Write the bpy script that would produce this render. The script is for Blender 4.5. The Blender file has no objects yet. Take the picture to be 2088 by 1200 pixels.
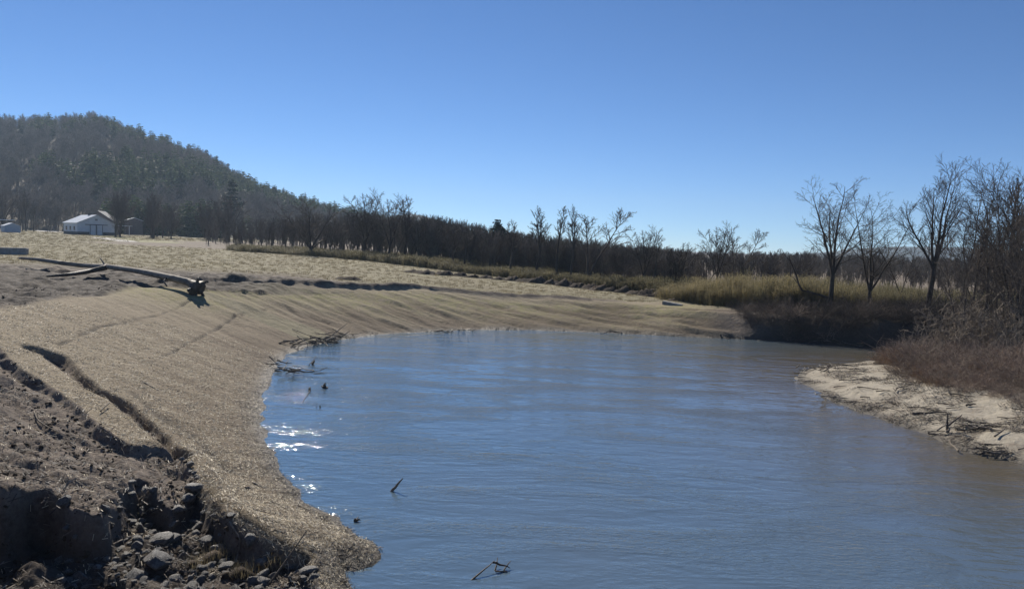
import bpy, math, random
import numpy as np
from mathutils import Vector, Matrix

SC = bpy.context.scene
COL = SC.collection
RNG = np.random.default_rng(7)
random.seed(7)

# ------------------------------------------------------------------ camera
EYE = np.array([0.0, 0.0, 5.0])
FPX = 1508.0                                   # focal length in photograph pixels (2088 wide)
PITCH, ROLL = math.radians(3.79), math.radians(2.0)
_f = np.array([0, math.cos(PITCH), -math.sin(PITCH)])
_r0 = np.array([1.0, 0, 0]); _u0 = np.cross(_r0, _f)
_r = _r0 * math.cos(ROLL) + _u0 * math.sin(ROLL)
_u = np.cross(_r, _f)
cam_data = bpy.data.cameras.new('camera')
cam_data.sensor_width = 36.0
cam_data.lens = FPX / 2088.0 * 36.0
cam_data.clip_start, cam_data.clip_end = 0.1, 20000
cam = bpy.data.objects.new('camera', cam_data); COL.objects.link(cam)
M = Matrix(((_r[0], _u[0], -_f[0], EYE[0]), (_r[1], _u[1], -_f[1], EYE[1]), (_r[2], _u[2], -_f[2], EYE[2]), (0, 0, 0, 1)))
cam.matrix_world = M
SC.camera = cam

# ------------------------------------------------------------------ sky and sun
SUN_EL, SUN_AZ = math.radians(36), math.radians(-24.5)      # azimuth from +Y, positive towards +X
world = bpy.data.worlds.new('World'); SC.world = world
world.use_nodes = True
wn = world.node_tree; wn.nodes.clear()
wo = wn.nodes.new('ShaderNodeOutputWorld'); bg = wn.nodes.new('ShaderNodeBackground')
sky = wn.nodes.new('ShaderNodeTexSky'); sky.sky_type = 'NISHITA'; sky.sun_disc = False
sky.sun_elevation = SUN_EL; sky.sun_rotation = SUN_AZ
sky.altitude = 300; sky.air_density = 0.62; sky.dust_density = 0.0; sky.ozone_density = 7.0
bg.inputs['Strength'].default_value = 0.091
grade = wn.nodes.new('ShaderNodeHueSaturation'); grade.inputs['Saturation'].default_value = 1.06
wn.links.new(sky.outputs[0], grade.inputs['Color']); wn.links.new(grade.outputs[0], bg.inputs['Color']); wn.links.new(bg.outputs[0], wo.inputs['Surface'])
sd = bpy.data.lights.new('sun', 'SUN'); sd.energy = 5.0; sd.angle = math.radians(0.5); sd.color = (1.0, 0.93, 0.82)
sun = bpy.data.objects.new('sun', sd); COL.objects.link(sun)
sdir = Vector((math.sin(SUN_AZ) * math.cos(SUN_EL), math.cos(SUN_AZ) * math.cos(SUN_EL), math.sin(SUN_EL)))
sun.rotation_euler = (-sdir).to_track_quat('-Z', 'Y').to_euler()
sun.location = (0, 0, 60)
vs = SC.view_settings
vs.view_transform = 'Standard'; vs.look = 'None'; vs.gamma = 1.0; vs.use_curve_mapping = False; vs.exposure = 0.25
SC.cycles.max_bounces = 6; SC.cycles.volume_bounces = 0; SC.cycles.sample_clamp_indirect = 4.0
SC.cycles.use_denoising = True

# ------------------------------------------------------------------ pixel -> world helpers
def ray(px, py):
    d = _f + (px - 1044.0) / FPX * _r - (py - 600.0) / FPX * _u
    return d / np.linalg.norm(d)
def PZ(px, py, z):
    d = ray(px, py); return EYE + d * ((z - EYE[2]) / d[2])
def PD(px, py, depth):
    d = ray(px, py); return EYE + d * (depth / d[1])
def YH(px):
    return 500.0 + (px - 1044.0) * math.tan(ROLL)

# ------------------------------------------------------------------ noise
def _hash(ix, iy, seed):
    h = (ix.astype(np.int64) * 374761393 + iy.astype(np.int64) * 668265263 + seed * 974634621) & 0x7fffffff
    h = ((h ^ (h >> 13)) * 1274126177) & 0x7fffffff
    h = h ^ (h >> 16)
    return (h & 0xffff) / 65535.0
def vnoise(x, y, seed=0):
    x = np.asarray(x, float); y = np.asarray(y, float)
    ix = np.floor(x); iy = np.floor(y); fx = x - ix; fy = y - iy
    fx = fx * fx * (3 - 2 * fx); fy = fy * fy * (3 - 2 * fy)
    a = _hash(ix, iy, seed); b = _hash(ix + 1, iy, seed); c = _hash(ix, iy + 1, seed); d = _hash(ix + 1, iy + 1, seed)
    return (a * (1 - fx) + b * fx) * (1 - fy) + (c * (1 - fx) + d * fx) * fy - 0.5
def fbm(x, y, seed=0, octv=4, gain=0.5):
    s = 0; a = 1.0
    for i in range(octv):
        s = s + a * vnoise(x * 2 ** i + 17.3 * i, y * 2 ** i - 9.1 * i, seed + i); a *= gain
    return s
def sstep(a, b, x):
    t = np.clip((x - a) / (b - a), 0, 1); return t * t * (3 - 2 * t)

def sdist(x, y, poly):
    """distance to an open polyline, side (+1 left of travel), index parameter"""
    best = np.full(np.shape(x), 1e18); side = np.zeros(np.shape(x)); par = np.zeros(np.shape(x))
    for i in range(len(poly) - 1):
        ax, ay = poly[i][0], poly[i][1]; bx, by = poly[i + 1][0], poly[i + 1][1]
        dx, dy = bx - ax, by - ay; L2 = dx * dx + dy * dy + 1e-12
        t = np.clip(((x - ax) * dx + (y - ay) * dy) / L2, 0, 1)
        ex, ey = x - ax - t * dx, y - ay - t * dy
        d2 = ex * ex + ey * ey
        m = d2 < best - 1e-12
        best = np.where(m, d2, best); par = np.where(m, i + t, par)
        side = np.where(m, np.sign(dx * (y - ay) - dy * (x - ax)), side)
    return np.sqrt(best), side, par
def inpoly(x, y, poly):
    c = np.zeros(np.shape(x), bool); n = len(poly); j = n - 1
    for i in range(n):
        xi, yi = poly[i][0], poly[i][1]; xj, yj = poly[j][0], poly[j][1]
        if yi != yj:
            c ^= ((yi > y) != (yj > y)) & (x < (xj - xi) * (y - yi) / (yj - yi) + xi)
        j = i
    return c

# ------------------------------------------------------------------ shorelines (world coordinates on the water plane)
_ls = [(700, 1162), (722, 1166), (762, 1152), (777, 1136), (762, 1102), (735, 1078), (700, 1062), (650, 1030), (615, 1000), (590, 968),
       (572, 940), (556, 905), (543, 870), (538, 842), (545, 800), (556, 765), (572, 740), (592, 722), (620, 709), (660, 699), (700, 692),
       (760, 684), (830, 679), (900, 675), (1000, 672), (1100, 673.5), (1200, 677), (1350, 684), (1500, 691), (1650, 699), (1800, 712)]
LS = [(42.0, 1.0), (14.0, 2.0), (6.0, 3.6), (1.0, 6.4), (-1.6, 8.6)] + [tuple(PZ(a, b, 0)[:2]) for a, b in _ls] + [(30.0, 41.5), (60.0, 46.0), (140.0, 52.0)]
_rs = [(2088, 950), (2040, 940), (1990, 926), (1920, 900), (1850, 872), (1790, 852), (1750, 838), (1710, 822), (1670, 803), (1636, 784),
       (1620, 770), (1624, 760), (1645, 751), (1680, 745), (1720, 741), (1760, 738), (1810, 735)]
RS = [(140.0, 9.0), (45.0, 12.0), (22.0, 15.5)] + [tuple(PZ(a, b, 0)[:2]) for a, b in _rs] + [(28.0, 35.5), (60.0, 36.5), (140.0, 38.0)]
WATER_POLY = LS + RS[::-1]

def base_h(x, y):
    x = np.asarray(x, float); y = np.asarray(y, float)
    dl, _, pl = sdist(x, y, LS); dr, _, pr = sdist(x, y, RS)
    wat = inpoly(x, y, WATER_POLY)
    left = dl < dr
    zf = np.interp(x, [-300, -150, -60, -18, -3, 6, 14, 60, 200], [4.5, 3.2, 2.55, 2.25, 1.75, 1.5, 1.45, 1.6, 2.0])
    zf = zf + 0.006 * np.clip(y - 70, 0, 200) * np.clip((x + 0) / -60.0, 0, 1)
    # slope of the bank grows along the far shore
    s = np.interp(pl, [0, 5, 22, 30, 32, 33, 34, 40], [0.45, 0.28, 0.27, 0.27, 0.32, 0.6, 1.3, 1.3])
    a = s * dl; k = 0.25
    h = np.clip(0.5 + 0.5 * (zf - a) / k, 0, 1)
    zl = zf * (1 - h) + a * h - k * h * (1 - h)
    r2 = x * x + y * y
    zl = zl + 1.7 * np.exp(-r2 / 50.0) * (1 - np.exp(-dl / 1.5))
    zr = 1.15 * (1 - np.exp(-dr * 0.16)) + 0.02 * np.clip(dr, 0, 20)
    z = np.where(left, zl, zr)
    dm = np.minimum(dl, dr)
    z = np.where(wat, -0.22 * np.minimum(dm, 4.0) - 0.02, z)
    z = z + (0.07 * fbm(x * 1.3, y * 1.3, 7, 4) - 0.005) * np.exp(-(dm / 0.6) ** 2)
    return z

def hit(px, py, hf, near=3.0, far=900.0):
    d = ray(px, py)
    t0, t1, n = near, far, 420
    for _ in range(3):
        t = np.geomspace(t0, t1, n)
        p = EYE[None] + d[None] * t[:, None]
        g = p[:, 2] - hf(p[:, 0], p[:, 1])
        i = int(np.argmax(g < 0))
        if g[i] >= 0: return p[-1]
        if i == 0: return p[0]
        t0, t1, n = t[i - 1], t[i], 8
    f = g[i - 1] / (g[i - 1] - g[i] + 1e-9)
    return p[i - 1] * (1 - f) + p[i] * f
def PB(px, py): return tuple(hit(px, py, base_h)[:2])

# mat edges, trenches and gully, all found on the base bank
A1 = [(-40.0, 27.0), (-22.0, 24.0)] + [PB(*q) for q in [(0, 706), (45, 750), (112, 790), (171, 831), (216, 876), (270, 905), (333, 912)]]
A2 = [PB(*q) for q in [(67, 710), (112, 723), (148, 759), (189, 790), (243, 817), (292, 858), (324, 885), (340, 905), (378, 932)]]
EDGE = [PB(*q) for q in [(333, 912), (378, 930), (405, 972), (432, 1020), (486, 1062), (540, 1100), (595, 1132), (628, 1140), (650, 1175), (668, 1215)]]
MATL = A1 + EDGE[1:] + [(-2.1, 8.9)]
TERR = [PB(*q) for q in [(0, 968), (60, 965), (110, 972), (150, 1005), (200, 1018), (240, 985), (262, 955), (300, 958), (350, 1000), (385, 985), (385, 945), (350, 918), (333, 910)]]
GULLY = TERR + EDGE[1:] + [(-2.6, 8.6), (-3.2, 7.5), (-3.7, 6.7)] + [tuple(PZ(a, b, 1.9)[:2]) for a, b in [(88, 1200), (80, 1165), (40, 1120), (0, 1080)]] + [(-6.5, 7.3), (-11.0, 7.8), (-11.5, 10.3)]
BERM = [PB(*q) for q in [(250, 575), (330, 582), (430, 575), (520, 577), (600, 581), (700, 586), (830, 588), (920, 593), (1000, 600), (1100, 606), (1200, 611), (1330, 617)]]
RUT = [PB(*q) for q in [(0, 548), (120, 556), (300, 562), (480, 566), (620, 572), (760, 579)]]
MUDTOP = [PB(*q) for q in [(-200, 640), (0, 634), (80, 622), (150, 609), (230, 603), (300, 586), (360, 590), (400, 592)]]
SEAMS = [[PB(*q) for q in L] for L in ([(120, 702), (200, 668), (260, 655), (330, 642), (390, 610)], [(310, 738), (380, 700), (440, 672), (480, 642), (545, 632)],
                                       [(580, 622), (620, 650), (680, 676)], [(270, 800), (330, 852), (400, 890), (470, 960)])]

def bump(d, w): return np.exp(-(d / w) ** 2)

def ground_h(x, y, masks=False):
    x = np.asarray(x, float); y = np.asarray(y, float)
    z = base_h(x, y)
    dl, sl, pl = sdist(x, y, LS); dr, _, _ = sdist(x, y, RS)
    wat = inpoly(x, y, WATER_POLY)
    left = dl < dr
    land = np.where(wat, 0, 1.0)
    rr = np.hypot(x, y)
    # soil side of the mats
    dm, sm, pm = sdist(x, y, MATL)
    soil_side = (sm < 0) & left & (rr < 60) & (x < -1.5)
    soil = np.where(soil_side, sstep(0.0, 0.08, dm), 0) * land
    wob = 0.10 * vnoise(x * 2.1, y * 2.1, 3)
    z = z - np.where(soil_side, 0.20 * sstep(0.02, 0.22, dm + wob * 0.4), 0) * land
    matroll = np.where(~soil_side & left, 0.10 * bump(dm - 0.25, 0.22), 0) * sstep(5, 9, pm)
    z = z + matroll
    # trench between the two mat strips
    d2, s2, p2 = sdist(x, y, A2)
    tw = np.interp(p2, [0, 1, 2, 8], [0.26, 0.30, 0.20, 0.14])
    tr = np.exp(-((d2 + 0.5 * wob) / tw) ** 4)
    z = z - 0.24 * tr
    soil = np.maximum(soil, tr * 0.95)
    # gully with vertical walls
    ing = inpoly(x, y, GULLY)
    dg, _, pg = sdist(x, y, GULLY + GULLY[:1])
    e = np.where(ing, dg, -dg) + 0.16 * fbm(x * 1.6, y * 1.6, 11, 3)
    out = np.hypot(x + 2.6, y - 9.0)
    floor = -0.06 + 0.060 * out + 0.22 * fbm(x * 1.1, y * 1.1, 21, 4)
    floor = np.minimum(np.maximum(floor, 0.06 + 0.05 * vnoise(x * 3, y * 3, 23)), np.maximum(z - 0.05, 0.04))
    g = sstep(0.0, 0.20, e) * (rr < 30)
    z = z * (1 - g) + floor * g
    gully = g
    soil = np.maximum(soil, g)
    # muddy flat in front of the fallen log
    dmt, smt, pmt = sdist(x, y, MUDTOP)
    db, sb, pb = sdist(x, y, BERM)
    mud = np.where((smt > 0) & (x < -9) & (y < 70) & left & (rr > 16), sstep(0.0, 0.6, dmt), 0) * sstep(62, 46, y) * land
    mud = mud * sstep(-6, -16, x + 0.15 * (y - 36))
    mud = np.clip(mud, 0, 1)
    z = z + mud * (0.30 * fbm(x * 0.75 + y * 0.35, y * 0.9, 31, 4) - 0.02 + 0.16 * np.abs(vnoise(x * 1.3 + 3, y * 3.5, 34)))
    # berm (a low scarp of bare soil) and a rut beyond
    wb = sstep(0, 1.5, pb) * sstep(11, 9.5, pb)
    br = np.exp(-((db + 0.25 * fbm(x * 0.8, y * 0.8, 41, 2)) / 0.40) ** 4)
    lumps = 0.72 + 0.22 * fbm(x * 1.3, y * 1.3, 43, 3)
    z = z + np.where(left, 0.44 * br * lumps * wb * np.interp(pb, [0, 6, 7, 11], [1, 1, .55, .4]), 0)
    soil = np.maximum(soil, np.where(left, sstep(0.12, 0.5, br * (0.9 + 0.6 * vnoise(x * 0.9, y * 0.9, 44))) * wb, 0))
    berm_shade = np.where(left, br * wb, 0)
    du, su, pu = sdist(x, y, RUT)
    ur = np.exp(-((du + 0.8 * fbm(x * 0.5, y * 0.5, 47, 2)) / 0.7) ** 2) * sstep(5.0, 4.2, pu)
    z = z + np.where(left, (0.26 * ur) * (0.4 + 1.5 * np.abs(vnoise(x * 0.7, y * 0.7, 48))), 0)
    soil = np.maximum(soil, np.where(left, sstep(0.3, 0.9, ur + 0.5 * vnoise(x * 0.5, y * 0.5, 49)) * 0.9, 0))
    # seams of the erosion matting
    seam = np.zeros_like(z)
    for i, sm_ in enumerate(SEAMS):
        ds, _, ps = sdist(x, y, sm_)
        w = 0.06 if i < 3 else 0.12
        q = np.exp(-((ds + 0.12 * vnoise(x * 1.5, y * 1.5, 60 + i)) / w) ** 2) * (0.35 + 0.9 * np.clip(vnoise(x * 0.9, y * 0.9, 70 + i) + .5, 0, 1))
        seam = np.maximum(seam, q)
    z = z - np.where(left & ~soil_side, 0.05 * seam, 0)
    # matting on the bank: wrinkles running down along the shore
    is_mat = left & ~soil_side & (~wat)
    ca, sa = math.cos(-0.42), math.sin(-0.42)
    u = x * ca + y * sa; v = -x * sa + y * ca
    far_amt = np.interp(pl, [0, 8, 20, 26, 31], [0.05, 0.12, 0.35, 1.0, 1.15])
    belowcrest = np.where(sb < 0, sstep(0.3, 2.0, db), 0) * (rr > 12)
    wr = (0.12 * fbm(u * 0.40, v * 2.1, 81, 3) + 0.07 * np.abs(vnoise(u * 0.8, v * 3.1, 85))) * far_amt
    z = z + np.where(is_mat & (dl < 14), wr * sstep(0, 0.5, dl), 0)
    streak = np.where(is_mat, sstep(0.02, 0.20, fbm(u * 0.30, v * 1.7, 88, 3)) * np.interp(pl, [14, 20, 26, 31], [.15, .45, 1.0, 1.15]) * sstep(8.0, 2.0, dl), 0)  # furrow streaks: hollows in shape, and shade painted into their colour
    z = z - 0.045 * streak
    # general unevenness
    z = z + land * np.where(left, 0.05 * fbm(x * 0.35, y * 0.35, 91, 3), 0)
    soil = np.maximum(soil, np.where(left, sstep(11.5, 14.5, x + 1.2 * vnoise(x * .7, y * .7, 50)) * sstep(5.5, 3.0, dl) * (y > 36), 0))
    gully = np.maximum(gully, np.where(left & (y > 36), sstep(13, 16, x) * sstep(5.5, 3.0, dl), 0))  # steep far bank: bare earth tinted darker to paint in its shade
    soil = np.maximum(soil, np.where(left & (y > 125 + 10 * vnoise(x * .05, y * .05, 51)) & (x > -75), 0.75, 0)); soil = np.maximum(soil, np.where(left & (y > 54) & (x > 14), 0.8, 0))
    gully = np.maximum(gully, berm_shade)  # shade of the berm painted on with the same dark tint
    sfac = soil * (1 - mud)
    near = sstep(40, 22, rr)
    rough = 0.16 * fbm(u * 0.9, v * 3.4, 94, 3) + 0.08 * fbm(x * 1.7, y * 2.6, 95, 4) + 0.05 * fbm(x * 6.0, y * 9.0, 97, 3)
    z = z + sfac * near * rough * land
    z = np.where(gully * (rr < 30) > 0.4, np.maximum(z, 0.035), z)
    # sand bar
    bar = (~left) & (~wat)
    z = z + np.where(bar, sstep(0, 0.8, dr) * (0.14 * fbm(x * 0.55, y * 0.7, 101, 4) + 0.05 * np.abs(vnoise(x * 1.6, y * 2.6, 105))), 0)
    # edge scallops at water line
    if not masks:
        return z
    field = np.where(left & (sb > 0) & (y > 30), 1.0, 0) * (1 - soil) * (1 - mud)
    return z, dict(soil=soil, mud=mud, sand=np.where(left, 0.0, 1.0) , field=field, seam=np.where(is_mat, seam, 0), gully=gully,
                   wet=np.where(wat, 1.0, np.clip(np.exp(-(np.minimum(dl, dr) / 0.42) ** 2) + .25 * np.exp(-np.minimum(dl, dr) / .8), 0, 1)), damp_shade=np.where(left, np.clip(np.exp(-(dl / 3.2) ** 2) * (.75 + .8 * vnoise(x * .45, y * .45, 52)) * np.interp(pl, [5, 8, 16], [.45, .8, 1]) + .8 * streak, 0, 1), 0), crest=belowcrest * bump(db - 2.5, 3.0))
def GH(x, y): return float(ground_h(np.array([x]), np.array([y]))[0])
def PG(px, py): return hit(px, py, ground_h)

# ------------------------------------------------------------------ material helpers
def new_mat(name):
    m = bpy.data.materials.new(name); m.use_nodes = True
    nt = m.node_tree
    return m, nt, nt.nodes['Principled BSDF']
def node(nt, kind, **kw):
    n = nt.nodes.new(kind)
    for k, v in kw.items():
        if k in n.inputs: n.inputs[k].default_value = v
        else: setattr(n, k, v)
    return n
def noise_fac(nt, scale, detail=4, rough=0.55, vec=None, lo=0.35, hi=0.65, dim=None):
    n = node(nt, 'ShaderNodeTexNoise'); n.inputs['Scale'].default_value = scale; n.inputs['Detail'].default_value = detail; n.inputs['Roughness'].default_value = rough
    if vec is not None: nt.links.new(vec, n.inputs['Vector'])
    r = node(nt, 'ShaderNodeMapRange'); r.inputs['From Min'].default_value = lo; r.inputs['From Max'].default_value = hi
    nt.links.new(n.outputs['Fac'], r.inputs['Value'])
    return r.outputs['Result']
def mixc(nt, fac, a, b):
    m = node(nt, 'ShaderNodeMix'); m.data_type = 'RGBA'
    for sock, v in ((m.inputs['Factor'], fac), (m.inputs[6], a), (m.inputs[7], b)):
        if hasattr(v, 'node'): nt.links.new(v, sock)
        elif isinstance(v, (int, float)): sock.default_value = v
        else: sock.default_value = (*v, 1)
    return m.outputs[2]
def mathn(nt, op, a, b=None, clamp=False):
    m = node(nt, 'ShaderNodeMath'); m.operation = op; m.use_clamp = clamp
    for s, v in ((m.inputs[0], a), (m.inputs[1], b)):
        if v is None: continue
        if hasattr(v, 'node'): nt.links.new(v, s)
        else: s.default_value = v
    return m.outputs[0]
def simple_mat(name, c1, c2, scale=6.0, rough=0.85, bump=0.0, bscale=None, stretch=None, spec=0.3, objvar=0.0, transl=0.0):
    m, nt, b = new_mat(name)
    tc = node(nt, 'ShaderNodeTexCoord'); vec = tc.outputs['Object']
    if stretch:
        mp = node(nt, 'ShaderNodeMapping'); mp.inputs['Scale'].default_value = stretch
        nt.links.new(vec, mp.inputs['Vector']); vec = mp.outputs['Vector']
    f = noise_fac(nt, scale, 5, 0.6, vec)
    c = mixc(nt, f, c1, c2)
    if objvar:
        oi = node(nt, 'ShaderNodeObjectInfo')
        hs = node(nt, 'ShaderNodeHueSaturation')
        mr = node(nt, 'ShaderNodeMapRange'); mr.inputs['To Min'].default_value = 1 - objvar; mr.inputs['To Max'].default_value = 1 + objvar
        nt.links.new(oi.outputs['Random'], mr.inputs['Value']); nt.links.new(mr.outputs['Result'], hs.inputs['Value']); nt.links.new(c, hs.inputs['Color'])
        c = hs.outputs['Color']
    nt.links.new(c, b.inputs['Base Color'])
    b.inputs['Roughness'].default_value = rough; b.inputs['Specular IOR Level'].default_value = spec
    if bump:
        n = node(nt, 'ShaderNodeTexNoise'); n.inputs['Scale'].default_value = bscale or scale * 3; n.inputs['Detail'].default_value = 5
        nt.links.new(vec, n.inputs['Vector'])
        bp = node(nt, 'ShaderNodeBump'); bp.inputs['Strength'].default_value = bump; bp.inputs['Distance'].default_value = 0.05
        nt.links.new(n.outputs['Fac'], bp.inputs['Height']); nt.links.new(bp.outputs['Normal'], b.inputs['Normal'])
    if transl:
        out = nt.nodes['Material Output']
        tr = node(nt, 'ShaderNodeBsdfTranslucent'); nt.links.new(c, tr.inputs['Color'])
        ms = node(nt, 'ShaderNodeMixShader'); ms.inputs[0].default_value = transl
        nt.links.new(b.outputs[0], ms.inputs[1]); nt.links.new(tr.outputs[0], ms.inputs[2]); nt.links.new(ms.outputs[0], out.inputs['Surface'])
    return m

MAT = {}
def ground_material():
    m, nt, b = new_mat('ground_earth')
    geo = node(nt, 'ShaderNodeNewGeometry'); P = geo.outputs['Position']
    def att(n): return node(nt, 'ShaderNodeAttribute', attribute_name=n).outputs['Fac']
    n_big = noise_fac(nt, 0.25, 5, 0.6, P); n_mid = noise_fac(nt, 2.2, 6, 0.65, P); n_fine = noise_fac(nt, 22, 6, 0.75, P, 0.38, 0.62); n_vf = noise_fac(nt, 90, 4, 0.7, P, 0.4, 0.6)
    n_st = noise_fac(nt, 11, 5, 0.8, P, 0.36, 0.64)
    mat1 = mixc(nt, n_st, (0.165, 0.130, 0.085), (0.43, 0.355, 0.245))
    mat2 = mixc(nt, n_vf, (0.16, 0.126, 0.082), (0.44, 0.365, 0.255))
    matc = mixc(nt, 0.42, mat1, mat2)
    matc = mixc(nt, mathn(nt, 'MULTIPLY', n_mid, 0.35), matc, (0.225, 0.175, 0.122))
    matc = mixc(nt, mathn(nt, 'MULTIPLY', n_big, 0.22), matc, (0.39, 0.33, 0.225))
    green = mathn(nt, 'MULTIPLY', att('crest'), mathn(nt, 'MULTIPLY', n_mid, 0.75))
    matc = mixc(nt, green, matc, (0.29, 0.275, 0.10))
    matc = mixc(nt, mathn(nt, 'MULTIPLY', att('damp_shade'), 0.72), matc, (0.135, 0.098, 0.064))  # damp near the shore, plus painted shade in the far-bank furrows
    matc = mixc(nt, mathn(nt, 'MULTIPLY', att('seam'), 0.9), matc, (0.05, 0.04, 0.03))
    fieldc = mixc(nt, n_mid, (0.255, 0.218, 0.14), (0.175, 0.150, 0.092))
    fieldc = mixc(nt, mathn(nt, 'MULTIPLY', n_big, 0.55), fieldc, (0.27, 0.25, 0.145))
    fieldc = mixc(nt, mathn(nt, 'MULTIPLY', n_st, 0.40), fieldc, (0.36, 0.315, 0.21))
    soilc = mixc(nt, n_mid, (0.075, 0.057, 0.044), (0.20, 0.16, 0.125))
    soilc = mixc(nt, mathn(nt, 'MULTIPLY', n_st, 0.5), soilc, (0.33, 0.275, 0.225))
    soilc = mixc(nt, mathn(nt, 'MULTIPLY', att('gully'), 0.7), soilc, (0.050, 0.040, 0.032))  # dark gully tint; on berm and steep far bank it paints in shade
    mudc = mixc(nt, n_mid, (0.042, 0.033, 0.026), (0.115, 0.093, 0.073))
    mudc = mixc(nt, mathn(nt, 'MULTIPLY', n_fine, 0.35), mudc, (0.08, 0.06, 0.045))
    sandc = mixc(nt, n_mid, (0.40, 0.355, 0.275), (0.54, 0.485, 0.385))
    litter = noise_fac(nt, 1.1, 7, 0.72, P, 0.50, 0.60)
    sandc = mixc(nt, mathn(nt, 'MULTIPLY', litter, 0.55), sandc, (0.15, 0.112, 0.078))
    sandc = mixc(nt, mathn(nt, 'MULTIPLY', n_fine, 0.3), sandc, (0.30, 0.24, 0.175))
    c = mixc(nt, att('field'), matc, fieldc)
    c = mixc(nt, att('mud'), c, mudc)
    c = mixc(nt, att('soil'), c, soilc)
    c = mixc(nt, att('sand'), c, sandc)
    wet = att('wet')
    c = mixc(nt, mathn(nt, 'MULTIPLY', wet, 0.75), c, (0.045, 0.036, 0.026))
    nt.links.new(c, b.inputs['Base Color'])
    rg = mathn(nt, 'SUBTRACT', 0.93, mathn(nt, 'MULTIPLY', mathn(nt, 'MAXIMUM', mathn(nt, 'MULTIPLY', att('mud'), mathn(nt, 'MULTIPLY', n_mid, 0.12)), mathn(nt, 'MULTIPLY', wet, 0.4)), 1.0))
    nt.links.new(rg, b.inputs['Roughness']); b.inputs['Specular IOR Level'].default_value = 0.25
    h1 = node(nt, 'ShaderNodeTexNoise'); h1.inputs['Scale'].default_value = 28; h1.inputs['Detail'].default_value = 6; h1.inputs['Roughness'].default_value = 0.7
    nt.links.new(P, h1.inputs['Vector'])
    h2 = node(nt, 'ShaderNodeTexNoise'); h2.inputs['Scale'].default_value = 5; h2.inputs['Detail'].default_value = 5; h2.inputs['Roughness'].default_value = 0.65
    nt.links.new(P, h2.inputs['Vector'])
    hs = mathn(nt, 'ADD', mathn(nt, 'MULTIPLY', h1.outputs['Fac'], 0.45), h2.outputs['Fac'])
    bp = node(nt, 'ShaderNodeBump'); bp.inputs['Strength'].default_value = 0.9; bp.inputs['Distance'].default_value = 0.09
    nt.links.new(hs, bp.inputs['Height']); nt.links.new(bp.outputs['Normal'], b.inputs['Normal'])
    return m
MAT['ground'] = ground_material()

def water_material():
    m, nt, b = new_mat('river_surface')
    geo = node(nt, 'ShaderNodeNewGeometry'); P = geo.outputs['Position']
    def mp(sx, sy, rot):
        q = node(nt, 'ShaderNodeMapping'); q.inputs['Scale'].default_value = (sx, sy, 1); q.inputs['Rotation'].default_value = (0, 0, rot)
        nt.links.new(P, q.inputs['Vector']); return q.outputs['Vector']
    def nz(vec, sc, det, ro, dist=0.0):
        n = node(nt, 'ShaderNodeTexNoise'); n.inputs['Scale'].default_value = sc; n.inputs['Detail'].default_value = det; n.inputs['Roughness'].default_value = ro; n.inputs['Distortion'].default_value = dist
        nt.links.new(vec, n.inputs['Vector']); return n.outputs['Fac']
    w1 = nz(mp(1.0, 1.9, 0.5), 1.5, 3, 0.5, 0.6)
    w2 = nz(mp(1.0, 2.2, 0.35), 5.0, 3, 0.55, 0.4)
    w3 = nz(mp(1.0, 1.6, 0.2), 16.0, 2, 0.5)
    patch = node(nt, 'ShaderNodeMapRange'); patch.inputs['From Min'].default_value = 0.42; patch.inputs['From Max'].default_value = 0.62; patch.inputs['To Min'].default_value = 0.10; patch.inputs['To Max'].default_value = 1.5
    nt.links.new(nz(mp(0.35, 1.0, 0.45), 0.55, 3, 0.55, 1.2), patch.inputs['Value'])
    w0 = nz(mp(0.45, 1.5, 0.62), 0.8, 2, 0.5, 2.5)
    h = mathn(nt, 'ADD', mathn(nt, 'MULTIPLY', w0, 0.50), mathn(nt, 'MULTIPLY', w1, 0.45)); h = mathn(nt, 'ADD', h, mathn(nt, 'MULTIPLY', patch.outputs['Result'], mathn(nt, 'ADD', mathn(nt, 'MULTIPLY', w2, 0.42), mathn(nt, 'MULTIPLY', w3, 0.13))))
    bp = node(nt, 'ShaderNodeBump'); bp.inputs['Strength'].default_value = 1.0; bp.inputs['Distance'].default_value = 0.038
    nt.links.new(h, bp.inputs['Height']); nt.links.new(bp.outputs['Normal'], b.inputs['Normal'])
    rp_ = node(nt, 'ShaderNodeMapRange'); rp_.inputs['From Min'].default_value = 0.40; rp_.inputs['From Max'].default_value = 0.62; rp_.inputs['To Min'].default_value = 0.012; rp_.inputs['To Max'].default_value = 0.07
    nt.links.new(nz(mp(0.3, 1.0, 0.5), 0.42, 4, 0.6, 1.6), rp_.inputs['Value'])
    shoal = noise_fac(nt, 0.12, 3, 0.5, P, 0.35, 0.7)
    c = mixc(nt, shoal, (0.078, 0.138, 0.192), (0.095, 0.136, 0.165))
    sh = mathn(nt, 'MULTIPLY', node(nt, 'ShaderNodeAttribute', attribute_name='shallow').outputs['Fac'], 0.9)
    c = mixc(nt, sh, c, (0.135, 0.110, 0.074))
    nt.links.new(c, b.inputs['Base Color'])
    nt.links.new(rp_.outputs['Result'], b.inputs['Roughness']); b.inputs['IOR'].default_value = 2.3; b.inputs['Specular IOR Level'].default_value = 0.5
    return m
MAT['water'] = water_material()
MAT['bark'] = simple_mat('dark_bark', (0.050, 0.040, 0.033), (0.095, 0.078, 0.064), 5, 0.9, 0.5, 20, (1, 1, 0.25), 0.15, 0.25)
MAT['twig'] = simple_mat('twig_bark', (0.07, 0.056, 0.046), (0.135, 0.112, 0.094), 5, 0.85, 0, None, None, 0.15, 0.25)
MAT['pale_twig'] = simple_mat('pale_twig_bark', (0.15, 0.12, 0.092), (0.28, 0.235, 0.185), 5, 0.85, 0, None, None, 0.2, 0.25)
MAT['needle'] = simple_mat('pine_needles', (0.045, 0.070, 0.032), (0.105, 0.135, 0.062), 0.8, 0.75, 0, None, None, 0.2, 0.35, 0.25)
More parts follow.
